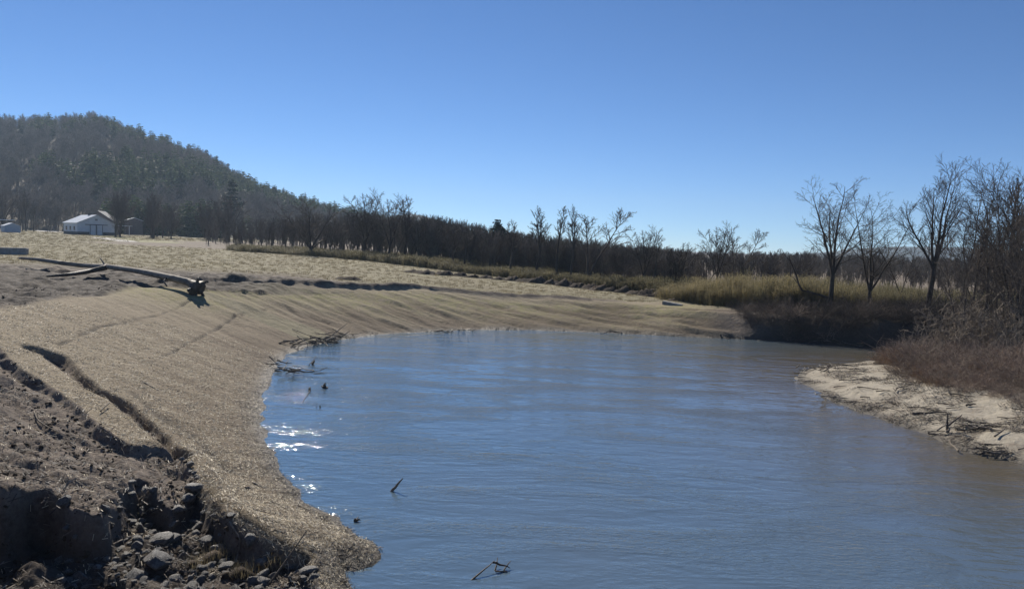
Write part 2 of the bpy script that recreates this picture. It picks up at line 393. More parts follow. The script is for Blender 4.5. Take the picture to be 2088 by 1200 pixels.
MAT['grey_twig'] = simple_mat('hill_twigs', (0.165, 0.142, 0.118), (0.28, 0.245, 0.205), 1.0, 0.9, 0, None, None, 0.1, 0.3)
MAT['wood_twig'] = simple_mat('wood_twigs', (0.10, 0.084, 0.07), (0.18, 0.155, 0.13), 1.0, 0.9, 0, None, None, 0.1, 0.3)
MAT['reed'] = simple_mat('dry_reed', (0.20, 0.162, 0.078), (0.36, 0.30, 0.155), 1.2, 0.7, 0, None, None, 0.25, 0.25, 0.4)
MAT['olive'] = simple_mat('olive_reed', (0.13, 0.115, 0.058), (0.24, 0.208, 0.115), 1.0, 0.75, 0, None, None, 0.2, 0.25, 0.35)
MAT['grass'] = simple_mat('dry_grass', (0.20, 0.165, 0.095), (0.33, 0.275, 0.165), 3, 0.85, 0, None, None, 0.2, 0.25, 0.3)
MAT['bramble'] = simple_mat('bramble_cane', (0.145, 0.105, 0.08), (0.38, 0.295, 0.235), 2.5, 0.8, 0, None, None, 0.25, 0.35)
MAT['rust'] = simple_mat('russet_grass', (0.22, 0.13, 0.070), (0.34, 0.22, 0.125), 2.5, 0.85, 0, None, None, 0.2, 0.3, 0.3)
MAT['rock'] = simple_mat('river_rock', (0.055, 0.050, 0.044), (0.20, 0.185, 0.165), 4, 0.55, 0.6, 14, None, 0.4, 0.25)
MAT['clod'] = simple_mat('soil_clod', (0.055, 0.041, 0.030), (0.11, 0.083, 0.060), 4, 0.9, 0.7, 12, None, 0.2, 0.3)
MAT['heap'] = simple_mat('dark_soil', (0.040, 0.031, 0.025), (0.085, 0.066, 0.050), 2.5, 0.95, 0.8, 9, None, 0.15, 0.25)
MAT['drift'] = simple_mat('driftwood', (0.115, 0.090, 0.068), (0.28, 0.235, 0.18), 6, 0.8, 0.5, 30, (1, 1, 0.15), 0.25, 0.4)
MAT['dark_drift'] = simple_mat('wet_driftwood', (0.040, 0.030, 0.023), (0.095, 0.074, 0.056), 6, 0.6, 0.5, 30, (1, 1, 0.2), 0.4, 0.3)
MAT['log'] = simple_mat('stripped_log', (0.11, 0.088, 0.07), (0.25, 0.21, 0.17), 3, 0.7, 0.5, 12, (0.3, 1.5, 1.5), 0.3)
MAT['straw'] = simple_mat('straw_bits', (0.45, 0.37, 0.24), (0.72, 0.63, 0.46), 3, 0.6, 0, None, None, 0.4, 0.45, 0.2)
MAT['coir'] = simple_mat('coir_fibre', (0.15, 0.118, 0.078), (0.38, 0.315, 0.22), 26, 0.9, 1.0, 60, None, 0.15, 0, 0.15)
MAT['white_metal'] = simple_mat('white_siding', (0.56, 0.58, 0.60), (0.64, 0.655, 0.67), 2, 0.5, 0, None, None, 0.4)
MAT['roof_metal'] = simple_mat('metal_roofing', (0.50, 0.53, 0.55), (0.60, 0.62, 0.64), 2, 0.45, 0, None, None, 0.5)
MAT['shingle'] = simple_mat('grey_shingle', (0.15, 0.15, 0.155), (0.22, 0.22, 0.225), 3, 0.8)
MAT['dark_band'] = simple_mat('charcoal_wainscot', (0.045, 0.05, 0.055), (0.06, 0.065, 0.07), 2, 0.6)
MAT['brick'] = simple_mat('house_wall', (0.13, 0.10, 0.085), (0.18, 0.145, 0.125), 3, 0.85)
MAT['blue_shed'] = simple_mat('shed_siding', (0.30, 0.35, 0.42), (0.36, 0.41, 0.47), 2, 0.6)
MAT['pane'] = simple_mat('dark_pane', (0.02, 0.023, 0.028), (0.03, 0.034, 0.04), 2, 0.08, 0, None, None, 0.8)
MAT['concrete'] = simple_mat('concrete', (0.20, 0.19, 0.175), (0.31, 0.30, 0.28), 3, 0.85, 0.3, 15)
MAT['gravel_drive'] = simple_mat('pale_gravel', (0.48, 0.45, 0.40), (0.58, 0.55, 0.50), 2, 0.9)
MAT['lawn'] = simple_mat('winter_lawn', (0.20, 0.19, 0.085), (0.27, 0.245, 0.12), 0.4, 0.9)
MAT['hill'] = simple_mat('leaf_litter_slope', (0.06, 0.050, 0.036), (0.10, 0.082, 0.06), 0.05, 0.95)
MAT['far_hill'] = simple_mat('far_wooded_slope', (0.05, 0.055, 0.04), (0.085, 0.085, 0.06), 0.03, 0.95)

# ------------------------------------------------------------------ mesh helpers
def mesh_from(name, V, F, mat, smooth=True, attrs=None):
    me = bpy.data.meshes.new(name)
    V = np.asarray(V, np.float32); F = np.asarray(F, np.int32)
    me.vertices.add(len(V)); me.vertices.foreach_set('co', V.ravel())
    n, k = F.shape
    me.loops.add(n * k); me.loops.foreach_set('vertex_index', F.ravel())
    me.polygons.add(n); me.polygons.foreach_set('loop_start', np.arange(0, n * k, k, dtype=np.int32))
    if smooth: me.polygons.foreach_set('use_smooth', np.ones(n, bool))
    if attrs:
        for kx, a in attrs.items():
            at = me.attributes.new(kx, 'FLOAT', 'POINT'); at.data.foreach_set('value', np.asarray(a, np.float32))
    me.update(calc_edges=True)
    me.materials.append(mat)
    return me
class MB:
    """collects polygons of mixed size"""
    def __init__(s): s.v = []; s.f = []
    def add(s, V, F):
        o = len(s.v); s.v += [tuple(map(float, q)) for q in V]; s.f += [tuple(int(i) + o for i in q) for q in F]; return s
    def box(s, x0, x1, y0, y1, z0, z1):
        return s.add([(x0, y0, z0), (x1, y0, z0), (x1, y1, z0), (x0, y1, z0), (x0, y0, z1), (x1, y0, z1), (x1, y1, z1), (x0, y1, z1)],
                     [(0, 3, 2, 1), (4, 5, 6, 7), (0, 1, 5, 4), (1, 2, 6, 5), (2, 3, 7, 6), (3, 0, 4, 7)])
    def prism(s, prof, y0, y1):                  # profile in XZ (counter-clockwise seen from -Y), extruded along Y
        n = len(prof)
        V = [(x, y0, z) for x, z in prof] + [(x, y1, z) for x, z in prof]
        F = [tuple(range(n)), tuple(range(2 * n - 1, n - 1, -1))] + [(i, i + n, (i + 1) % n + n, (i + 1) % n) for i in range(n)]
        return s.add(V, F)
    def mesh(s, name, mat, smooth=False):
        me = bpy.data.meshes.new(name); me.from_pydata(s.v, [], s.f); me.update(); me.materials.append(mat)
        if smooth: me.polygons.foreach_set('use_smooth', np.ones(len(me.polygons), bool))
        return me
def link(name, me, parent=None):
    o = bpy.data.objects.new(name, me); COL.objects.link(o)
    if parent: o.parent = parent
    return o
def tag(o, label, cat, group=None, kind=None):
    if label: o['label'] = label
    if cat: o['category'] = cat
    if group: o['group'] = group
    if kind: o['kind'] = kind
    return o
def thing(name, label, cat, loc=(0, 0, 0), rot=0.0, scale=1.0, group=None):
    o = bpy.data.objects.new(name, None); COL.objects.link(o)
    o.location = loc; o.rotation_euler = (0, 0, rot); o.scale = (scale,) * 3 if np.isscalar(scale) else scale
    o.empty_display_size = 0.3
    return tag(o, label, cat, group)

def tubes(P, R, k):
    """P (m,n,3) centre lines, R (m,n) radii -> verts, quads"""
    m, n, _ = P.shape
    T = np.gradient(P, axis=1); T /= np.linalg.norm(T, axis=2, keepdims=True) + 1e-9
    ref = np.where(np.abs(T[:, :1, 2:3]) > 0.9, np.array([1.0, 0, 0]), np.array([0, 0, 1.0]))
    ref = np.broadcast_to(ref, T.shape)
    A = np.cross(T, ref); A /= np.linalg.norm(A, axis=2, keepdims=True) + 1e-9
    B = np.cross(T, A)
    an = np.arange(k) * 2 * math.pi / k
    V = P[:, :, None] + R[:, :, None, None] * (A[:, :, None] * np.cos(an)[None, None, :, None] + B[:, :, None] * np.sin(an)[None, None, :, None])
    idx = np.arange(m * n * k).reshape(m, n, k)
    a = idx[:, :-1]; b = idx[:, 1:]
    F = np.stack([a, np.roll(a, -1, 2), np.roll(b, -1, 2), b], -1).reshape(-1, 4)
    return V.reshape(-1, 3), F
def merge(parts):
    Vs, Fs, o = [], [], 0
    for V, F in parts:
        Vs.append(V); Fs.append(F + o); o += len(V)
    return np.concatenate(Vs), np.concatenate(Fs)
def norm(a): return a / (np.linalg.norm(a, axis=-1, keepdims=True) + 1e-9)
def grow(rng, P0, D, L, R, n, wob, up, taper=0.25):
    m = len(P0); pts = [P0]; d = norm(D); upv = np.array([0, 0, 1.0])
    for i in range(n):
        d = norm(d + rng.normal(0, wob, (m, 3)) + upv * up)
        pts.append(pts[-1] + d * (L / n)[:, None])
    pts = np.stack(pts, 1)
    t = np.linspace(0, 1, n + 1)
    rad = R[:, None] * (1 - (1 - taper) * t[None])
    return pts, rad
def children(rng, pts, rad, per, t0, t1, ang, lenf, radf, L, flat=0.0):
    m, n1, _ = pts.shape
    t = (np.tile((np.arange(per) + 0.5) / per, m) * (t1 - t0) + t0 + rng.uniform(-.5, .5, m * per) * (t1 - t0) / per)
    t = np.clip(t, 0, 0.995)
    bi = np.repeat(np.arange(m), per)
    s = t * (n1 - 1); i = s.astype(int); f = (s - i)[:, None]
    P0 = pts[bi, i] * (1 - f) + pts[bi, i + 1] * f
    T = norm(pts[bi, i + 1] - pts[bi, i])
    r0 = (rad[bi, i] * (1 - f[:, 0]) + rad[bi, i + 1] * f[:, 0])
    az = np.tile(np.arange(per) * 2.4, m) + np.repeat(rng.uniform(0, 6.28, m), per) + rng.normal(0, .5, m * per)
    ref = np.where(np.abs(T[:, 2:3]) > 0.9, np.array([[1.0, 0, 0]]), np.array([[0, 0, 1.0]]))
    A = norm(np.cross(T, ref)); B = np.cross(T, A)
    a = rng.normal(ang, 0.17, m * per)[:, None]
    D = T * np.cos(a) + (A * np.cos(az)[:, None] + B * np.sin(az)[:, None]) * np.sin(a)
    Lc = L[bi] * lenf * (1.15 - 0.65 * t) * rng.uniform(0.65, 1.2, m * per)
    return P0, D, Lc, r0 * radf

def bare_tree_meshes(seed, H, leaders=((0.0, 0.0, 1.0),), fork=0.3, trunk_r=None, n1=9, n2=6, n3=5, n4=0, ang=0.6, up=0.09, twig=0.012, lenf=0.42, first=0.12, name='bare_tree', mat_t=None, mat_c=None, wob=0.05):
    """leaders: (azimuth, lean, relative length) of the stems that leave the fork"""
    rng = np.random.default_rng(seed)
    r0 = trunk_r or H * 0.02
    zf = H * fork
    tp, tr = grow(rng, np.array([[0, 0, -0.25]]), np.array([[rng.normal(0, .04), rng.normal(0, .04), 1]]), np.array([zf + 0.25]), np.array([r0]), 6, 0.035, 0.05, 0.78)
    tr[:, 0] *= 1.5; tr[:, 1] *= 1.12
    top = tp[0, -1]
    nl = len(leaders)
    D = np.array([[math.sin(a) * math.sin(b), math.cos(a) * math.sin(b), math.cos(b)] for a, b, _ in leaders])
    Ls = np.array([(H - zf) * l for _, _, l in leaders])
    rl = r0 * 0.78 * np.array([(0.92 if nl == 1 else 0.72) * (0.7 + 0.3 * l) for _, _, l in leaders])
    lp, lr = grow(rng, np.repeat(top[None], nl, 0), D, Ls, rl, 10, 0.06, up, 0.12)
    b1 = children(rng, lp, lr, n1, first, 0.97, ang, lenf, 0.5, Ls)
    p1, r1 = grow(rng, *b1[:3], np.maximum(b1[3], twig * 1.6), 7, wob * 1.2, up, 0.3)
    b2 = children(rng, p1, r1, n2, 0.15, 0.95, ang * 0.85, 0.55, 0.6, b1[2])
    p2, r2 = grow(rng, *b2[:3], np.maximum(b2[3], twig * 1.1), 5, wob * 1.5, up * 0.8, 0.45)
    b3 = children(rng, p2, r2, n3, 0.1, 0.95, ang * 0.9, 0.55, 0.65, b2[2])
    p3, r3 = grow(rng, *b3[:3], np.maximum(b3[3], twig * 0.75), 3, wob * 1.8, up * 0.7, 0.6)
    trunk = merge([tubes(tp, tr, 8), tubes(lp, lr, 6)])
    parts = [tubes(p1, r1, 4), tubes(p2, r2, 3), tubes(p3, r3, 3)]
    if n4:
        b4 = children(rng, p3, r3, n4, 0.2, 1.0, ang * .9, 0.55, 0.7, b3[2])
        p4, r4 = grow(rng, *b4[:3], np.maximum(b4[3], twig * 0.6), 2, wob * 1.5, up * .5, 0.7)
        parts.append(tubes(p4, r4, 3))
    crown = merge(parts)
    zt = max(crown[0][:, 2].max(), trunk[0][:, 2].max())
    s = H / zt
    return (mesh_from(name + '_trunk', trunk[0] * s, trunk[1], mat_t or MAT['bark']), mesh_from(name + '_crown', crown[0] * s, crown[1], mat_c or MAT['twig']))
def place_tree(meshes, x, y, H0, H, rot, label, group=None, name='bare_tree', cat='tree', zoff=0.0, sx=1.0):
    s = H / H0
    t = thing(name, label, cat, (x, y, GH(x, y) + zoff), rot, (s * sx, s * sx, s), group)
    link('trunk', meshes[0], t); link('crown', meshes[1], t)
    return t

def pine_meshes(seed, H=14.0, whorls=15, per=7, k=5, name='pine', width=0.2, base=0.12):
    rng = np.random.default_rng(seed)
    tp, tr = grow(rng, np.array([[0, 0, -0.3]]), np.array([[0, 0, 1.0]]), np.array([H * 0.97]), np.array([H * 0.013]), 6, 0.02, 0.05, 0.1)
    V, F = [], []
    for w in range(whorls):
        t = (w + rng.uniform(0, .6)) / whorls
        z = H * (base + (0.99 - base) * t)
        L = H * width * (1 - t) ** 0.75 * rng.uniform(0.75, 1.2) + 0.25
        for b in range(per):
            a = b * 6.283 / per + w * 1.1 + rng.normal(0, .25)
            Lb = L * rng.uniform(0.6, 1.15); droop = rng.uniform(-0.1, 0.4)
            d = np.array([math.cos(a), math.sin(a), 0]); side = np.array([-d[1], d[0], 0])
            for q in range(k):                               # needle clumps along the branch
                u = (q + 0.6) / k * Lb
                c = d * u + np.array([0, 0, z - droop * u * 0.5 + 0.12 * u * u / Lb])
                s = Lb * rng.uniform(0.18, 0.34) + 0.12
                n1 = norm(rng.normal(0, 1, 3)); n2 = norm(np.cross(n1, rng.normal(0, 1, 3)))
                n2[2] *= 0.6
                o = len(V)
                V += [c - n1 * s, c + n2 * s * 0.7, c + n1 * s, c - n2 * s * 0.7]
                F.append((o, o + 1, o + 2, o + 3))
    tv, tf = tubes(tp, tr, 5)
    return mesh_from(name + '_trunk', tv, tf, MAT['bark']), mesh_from(name + '_crown', np.array(V), np.array(F), MAT['needle'], False)

def joined(name, meshes):
    """one mesh from trunk + crown for instancing in a mass"""
    o_v, o_f, mats, mi, off = [], [], [], [], 0
    for m in meshes:
        v = np.empty(len(m.vertices) * 3, np.float32); m.vertices.foreach_get('co', v)
        f = np.empty(len(m.loops), np.int32); m.loops.foreach_get('vertex_index', f)
        o_v.append(v.reshape(-1, 3)); o_f.append(f.reshape(-1, 4) + off); off += len(m.vertices)
        mi += [len(mats)] * len(m.polygons); mats.append(m.materials[0])
    me = mesh_from(name, np.concatenate(o_v), np.concatenate(o_f), mats[0])
    for x in mats[1:]: me.materials.append(x)
    me.polygons.foreach_set('material_index', np.array(mi, np.int32))
    return me

def scatter(name, label, protos, pos, rot, scl, idx):
    """one 'stuff' object: prototype meshes instanced on points"""
    me = bpy.data.meshes.new(name); pos = np.asarray(pos, np.float32)
    me.vertices.add(len(pos)); me.vertices.foreach_set('co', pos.ravel())
    for nm, ty, arr, key in (('rot', 'FLOAT_VECTOR', rot, 'vector'), ('scl', 'FLOAT_VECTOR', scl, 'vector'), ('idx', 'INT', idx, 'value')):
        a = me.attributes.new(nm, ty, 'POINT'); a.data.foreach_set(key, np.asarray(arr, np.int32 if ty == 'INT' else np.float32).ravel())
    o = link(name, me); tag(o, label, None, None, 'stuff')
    ng = bpy.data.node_groups.new(name, 'GeometryNodeTree')
    ng.interface.new_socket('Geometry', in_out='INPUT', socket_type='NodeSocketGeometry'); ng.interface.new_socket('Geometry', in_out='OUTPUT', socket_type='NodeSocketGeometry')
    gi = ng.nodes.new('NodeGroupInput'); go = ng.nodes.new('NodeGroupOutput'); jn = ng.nodes.new('GeometryNodeJoinGeometry')
    def na(nm, ty):
        n = ng.nodes.new('GeometryNodeInputNamedAttribute'); n.data_type = ty; n.inputs['Name'].default_value = nm; return n.outputs['Attribute']
    r, s, ix = na('rot', 'FLOAT_VECTOR'), na('scl', 'FLOAT_VECTOR'), na('idx', 'INT')
    for i, pm in enumerate(protos):
        po = bpy.data.objects.new(name + '_source', pm)
        oi = ng.nodes.new('GeometryNodeObjectInfo'); oi.inputs['Object'].default_value = po; oi.inputs['As Instance'].default_value = True
        cp = ng.nodes.new('FunctionNodeCompare'); cp.data_type = 'INT'; cp.operation = 'EQUAL'
        ins = [k for k in cp.inputs if k.enabled]
        ng.links.new(ix, ins[0]); ins[1].default_value = i
        ip = ng.nodes.new('GeometryNodeInstanceOnPoints')
        ng.links.new(gi.outputs[0], ip.inputs['Points']); ng.links.new(cp.outputs[0], ip.inputs['Selection']); ng.links.new(oi.outputs['Geometry'], ip.inputs['Instance'])
        ng.links.new(r, ip.inputs['Rotation']); ng.links.new(s, ip.inputs['Scale']); ng.links.new(ip.outputs[0], jn.inputs[0])
    ng.links.new(jn.outputs[0], go.inputs[0])
    md = o.modifiers.new('scatter', 'NODES'); md.node_group = ng
    return o
def yaw(n, rng, tilt=0.0):
    return np.stack([rng.normal(0, tilt, n) if tilt else np.zeros(n), rng.normal(0, tilt, n) if tilt else np.zeros(n), rng.uniform(0, 6.283, n)], 1)

# ================================================================== SETTING
# ground: a sheet that reaches the horizon, finer near the river bend
ang = np.concatenate([np.linspace(-110, -40, 60, endpoint=False), np.linspace(-40, 40, 760, endpoint=False), np.linspace(40, 110, 61)])
ang = np.radians(ang)
rad_ = np.concatenate([[0.02, 0.6, 1.2, 1.8, 2.4, 3.0, 3.5], np.geomspace(4.0, 9.0, 60, endpoint=False), np.geomspace(9.0, 62, 540, endpoint=False), np.geomspace(62, 420, 110, endpoint=False), np.geomspace(420, 9000, 24)])
AA, RR = np.meshgrid(ang, rad_)
gx, gy = (RR * np.sin(AA)).ravel(), (RR * np.cos(AA)).ravel()
gz, gm = ground_h(gx, gy, True)
nr, na_ = len(rad_), len(ang)
ii = np.arange(nr * na_).reshape(nr, na_)
GF = np.stack([ii[:-1, :-1], ii[:-1, 1:], ii[1:, 1:], ii[1:, :-1]], -1).reshape(-1, 4)[:, ::-1]
ground = link('ground', mesh_from('ground', np.stack([gx, gy, gz], 1), GF, MAT['ground'], True, {k: gm[k] for k in ('soil', 'mud', 'sand', 'field', 'seam', 'wet', 'crest', 'gully', 'damp_shade')}))
tag(ground, 'straw matted river bank, bare soil, dry field and sandy point bar', None, None, 'structure')

# river: level sheet at z = 0, only the channel lies above the ground
wx, wy = np.meshgrid(np.linspace(-16, 70, 180), np.linspace(0.5, 60, 140))
dr_w, _, _ = sdist(wx.ravel(), wy.ravel(), RS)
shal = np.clip(np.exp(-dr_w / 6.5) * 1.25, 0, 1)
wi = np.arange(wx.size).reshape(wx.shape)
WF = np.stack([wi[:-1, :-1], wi[:-1, 1:], wi[1:, 1:], wi[1:, :-1]], -1).reshape(-1, 4)
river = link('river', mesh_from('river', np.stack([wx.ravel(), wy.ravel(), np.zeros(wx.size)], 1), WF, MAT['water'], True, {'shallow': shal}))
tag(river, 'rippled blue river bending round the matted bank', None, None, 'structure')

# wooded hill behind the field
RX = [-900, -700, -500, -388, -313, -276, -239, -217, -195, -165, -128, -91, -53, -16, 21, 120]
RZ = [40, 52, 66, 74, 80, 66, 56, 43, 32, 23, 16, 11, 5, 0, -3, -6]
def hill_h(x, y):
    x = np.asarray(x, float); y = np.asarray(y, float)
    p = np.interp(x * 560.0 / np.clip(y, 380, 700), RX, RZ)
    y0 = np.interp(x, [-400, -100, 50], [255, 225, 215])
    t = np.clip((y - y0) / (560 - y0), 0, 1)
    f = np.where(y < 560, (0.35 * t + 0.65 * t * t * (3 - 2 * t)), 1 - 0.5 * np.clip((y - 560) / 400, 0, 1))
    return -2.0 + 5.0 * sstep(0.0, 0.12, t) + p * f + 5.0 * fbm(x * 0.012, y * 0.012, 201, 3) * f
hx, hy = np.meshgrid(np.linspace(-900, 130, 150), np.linspace(210, 960, 110))
hz = hill_h(hx.ravel(), hy.ravel())
hi = np.arange(hx.size).reshape(hx.shape)
HF = np.stack([hi[:-1, :-1], hi[:-1, 1:], hi[1:, 1:], hi[1:, :-1]], -1).reshape(-1, 4)
hill = link('hill', mesh_from('hill', np.stack([hx.ravel(), hy.ravel(), hz], 1), HF, MAT['hill']))
tag(hill, 'wooded hill rising beyond the field', None, None, 'structure')
def far_hill(cx, cy, wx_, wy_, h, seed, label):
    gx_, gy_ = np.meshgrid(np.linspace(-1, 1, 90), np.linspace(-1, 1, 30))
    z = h * np.clip(1 - gx_ ** 2, 0, 1) ** 1.3 * np.clip(1 - gy_ ** 2, 0, 1) + (3.0 * fbm(gx_ * 9, gy_ * 6, seed, 5) + 2.2 * vnoise(gx_ * 60, gy_ * 9, seed + 9)) * (1 - gx_ ** 4) - 2
    k = np.arange(gx_.size).reshape(gx_.shape)
    Ff = np.stack([k[:-1, :-1], k[:-1, 1:], k[1:, 1:], k[1:, :-1]], -1).reshape(-1, 4)
    o = link('hill', mesh_from('far_hill', np.stack([cx + gx_.ravel() * wx_, cy + gy_.ravel() * wy_, z.ravel()], 1), Ff, MAT['far_hill']))
    tag(o, label, None, None, 'structure')
far_hill(-195, 1400, 150, 120, 58, 5, 'small distant hill showing past the shoulder of the wooded hill')
far_hill(860, 1500, 330, 160, 34, 6, 'low distant hill on the horizon behind the riverside trees')

# thin winter haze in the valley
hb = MB(); hb.box(-1300, 1300, -40, 1700, -4, 118)
hmat = bpy.data.materials.new('valley_haze'); hmat.use_nodes = True; hn = hmat.node_tree; hn.nodes.clear()
ho = hn.nodes.new('ShaderNodeOutputMaterial'); hv = hn.nodes.new('ShaderNodeVolumePrincipled')
hv.inputs['Color'].default_value = (0.62, 0.80, 1.0, 1); hv.inputs['Density'].default_value = 0.00026; hv.inputs['Anisotropy'].default_value = 0.2
hn.links.new(hv.outputs[0], ho.inputs['Volume'])
haze = link('haze', hb.mesh('haze', hmat)); tag(haze, 'thin blue winter haze filling the valley', None, None, 'stuff')

# ================================================================== BUILDINGS FAR LEFT
def ribbon(name, pix, w, mat, label, dz=0.03):
    pts = [PG(*q) for q in pix]
    pts = np.array([np.array(pts[0]) * (1 - t) + np.array(pts[1]) * t if False else p for p in pts for t in (0,)])
    # resample
    seg = np.concatenate([[0], np.cumsum(np.linalg.norm(np.diff(pts[:, :2], axis=0), axis=1))])
    s = np.linspace(0, seg[-1], max(8, int(seg[-1] / 1.5)))
    X = np.interp(s, seg, pts[:, 0]); Y = np.interp(s, seg, pts[:, 1])
    tx, ty = np.gradient(X), np.gradient(Y); l = np.hypot(tx, ty) + 1e-9; nx, ny = -ty / l, tx / l
    V = []
    for q in (-1, -0.33, 0.33, 1):
        x, y = X + nx * w * q * .5, Y + ny * w * q * .5
        V.append(np.stack([x, y, ground_h(x, y) + dz], 1))
    n = len(s); V = np.concatenate(V); F = []
    for r in range(3):
        a = np.arange(n - 1) + r * n; F.append(np.stack([a, a + 1, a + 1 + n, a + n], 1))
    o = link(name, mesh_from(name, V, np.concatenate(F)[:, ::-1], mat)); tag(o, label, None, None, 'structure'); return o
ribbon('driveway', [(48, 466), (75, 468), (108, 473)], 7.0, MAT['gravel_drive'], 'pale gravel drive left of the white barn')
ribbon('driveway', [(200, 484), (230, 488), (262, 493)], 4.0, MAT['gravel_drive'], 'pale gravel drive right of the white barn')
ribbon('lawn', [(215, 481), (262, 486), (330, 495)], 9.0, MAT['lawn'], 'strip of winter lawn beside the drive', 0.02)

def gable(root, W, L, he, hr, over, wall_m, roof_m, thick=0.12):
    """walls with gable ends along local Y, roof slabs as separate parts"""
    w = W / 2
    m = MB(); m.prism([(-w, 0), (w, 0), (w, he), (0, hr), (-w, he)], -L / 2, L / 2)
    wall = link('wall', m.mesh('gable_wall', wall_m), root)
    for sgn in (-1, 1):
        sl = (hr - he) / w; e = w + over
        zz = hr - sl * e
        prof = [(0, hr + 0.02), (0, hr + thick + 0.02), (sgn * e, zz + thick + 0.02), (sgn * e, zz + 0.02)]
        if sgn > 0: prof = prof[::-1]
        m = MB(); m.prism(prof, -L / 2 - over, L / 2 + over)
        link('roof', m.mesh('roof_slab', roof_m), root)
    return wall
bx = PD(165, 487, 206.0)
gzb = GH(bx[0], bx[1])
barn = thing('barn', 'white metal barn with dark wainscot and double sliding doors at the foot of the hill', 'barn', (bx[0], bx[1] + 4, gzb - 0.1), math.radians(49))
W, L, he, hr = 9.6, 10.5, 3.35, 5.6
wl = gable(barn, W, L, he, hr, 0.35, MAT['white_metal'], MAT['roof_metal'])
m = MB(); m.box(-W / 2 - .03, -1.75, -L / 2 - .05, -L / 2 + .2, 0, 0.95); link('wainscot', m.mesh('wainscot', MAT['dark_band']), barn)
m = MB(); m.box(1.75, W / 2 + .03, -L / 2 - .05, -L / 2 + .2, 0, 0.95); link('wainscot', m.mesh('wainscot', MAT['dark_band']), barn)
m = MB(); m.box(-W / 2 - .05, -W / 2 + .2, -L / 2 + .203, L / 2, 0, 0.95); link('wainscot', m.mesh('wainscot', MAT['dark_band']), barn)
for x0, x1 in ((-1.65, -0.04), (0.04, 1.65)):
    m = MB(); m.box(x0, x1, -L / 2 - .12, -L / 2 - .055, 0.08, 2.85); dd = link('door', m.mesh('sliding_door', MAT['white_metal']), barn)
    m = MB()
    for a in (x0, x1 - .12): m.box(a, a + .12, -L / 2 - .16, -L / 2 - .123, 0.08, 2.85)
    link('door_trim', m.mesh('door_trim', MAT['dark_band']), dd)
m = MB(); m.box(-2.9, 2.9, -L / 2 - .2, -L / 2 - .055, 2.88, 3.05); link('door_track', m.mesh('door_track', MAT['dark_band']), barn)
m = MB(); m.box(-.35, .35, -L / 2 - .04, -L / 2 + .02, 4.1, 4.6); link('vent', m.mesh('vent', MAT['shingle']), barn)
for yy in (-3.0, 0.0, 3.0):
    m = MB(); m.box(-W / 2 - .06, -W / 2 + .05, yy - .5, yy + .5, 1.3, 2.4); link('window', m.mesh('window', MAT['pane']), barn)
m = MB(); m.box(-.45, .35, -1.2, -.4, hr - .35, hr + 0.55); link('chimney', m.mesh('chimney', MAT['dark_band']), barn)

hx_ = PD(207, 470, 228.0)
house = thing('farmhouse', 'grey roofed farmhouse with pale porch roof half hidden behind the white barn', 'house', (hx_[0], hx_[1], GH(hx_[0], hx_[1]) - .2), math.radians(15))
gable(house, 9.0, 8.0, 4.2, 7.2, 0.4, MAT['brick'], MAT['shingle'])
m = MB(); m.box(-1, 9.5, -6.8, -4.05, 2.9, 3.1); link('porch_roof', m.mesh('porch_roof', MAT['roof_metal']), house)
for xx in (1.2, 4.0, 6.8, 9.2):
    m = MB(); m.box(xx - .08, xx + .08, -6.6, -6.44, 0, 2.9); link('porch_post', m.mesh('porch_post', MAT['white_metal']), house)
for xx in (-2.5, 0, 2.5):
    m = MB(); m.box(xx - .5, xx + .5, -4.06, -3.9, 1.2, 2.6); link('window', m.mesh('window', MAT['pane']), house)
sx_ = PD(22, 474, 196.0)
shed = thing('shed', 'small blue grey garden shed at the left edge of the field', 'shed', (sx_[0], sx_[1], GH(sx_[0], sx_[1]) - .1), math.radians(46))
gable(shed, 3.6, 4.2, 1.75, 2.5, 0.12, MAT['blue_shed'], MAT['white_metal'], 0.06)
m = MB(); m.box(-.8, .8, -2.14, -2.08, 0.05, 1.6); link('door', m.mesh('shed_door', MAT['blue_shed']), shed)
cx_ = PD(2, 465, 222.0)
car = thing('carport', 'carport with flat white roof behind the small shed', 'carport', (cx_[0], cx_[1], GH(cx_[0], cx_[1])), math.radians(30))
m = MB(); m.box(-3.5, 3.5, -3, 3, 3.1, 3.3); link('roof', m.mesh('carport_roof', MAT['white_metal']), car)
for xx in (-3.2, 3.2):
    for yy in (-2.8, 2.8):
        m = MB(); m.box(xx - .08, xx + .08, yy - .08, yy + .08, -.1, 3.1); link('post', m.mesh('carport_post', MAT['dark_band']), car)
for px_, py_, dd_, w_, lab in ((272, 449, 250, 5.0, 'distant low building with bright roof among trees right of the farmhouse'), (386, 465, 262, 6.0, 'distant low building with bright roof at the foot of the wooded slope')):
    p_ = PD(px_, py_, dd_); g_ = float(max(GH(p_[0], p_[1]), hill_h(p_[0], p_[1])))
    t = thing('outbuilding', lab, 'building', (p_[0], p_[1], g_ - .2), math.radians(35))
    hgt = max(2.4, p_[2] - g_)
    gable(t, w_, 5.0, hgt, hgt + 0.9, 0.2, MAT['brick'], MAT['white_metal'], 0.15)
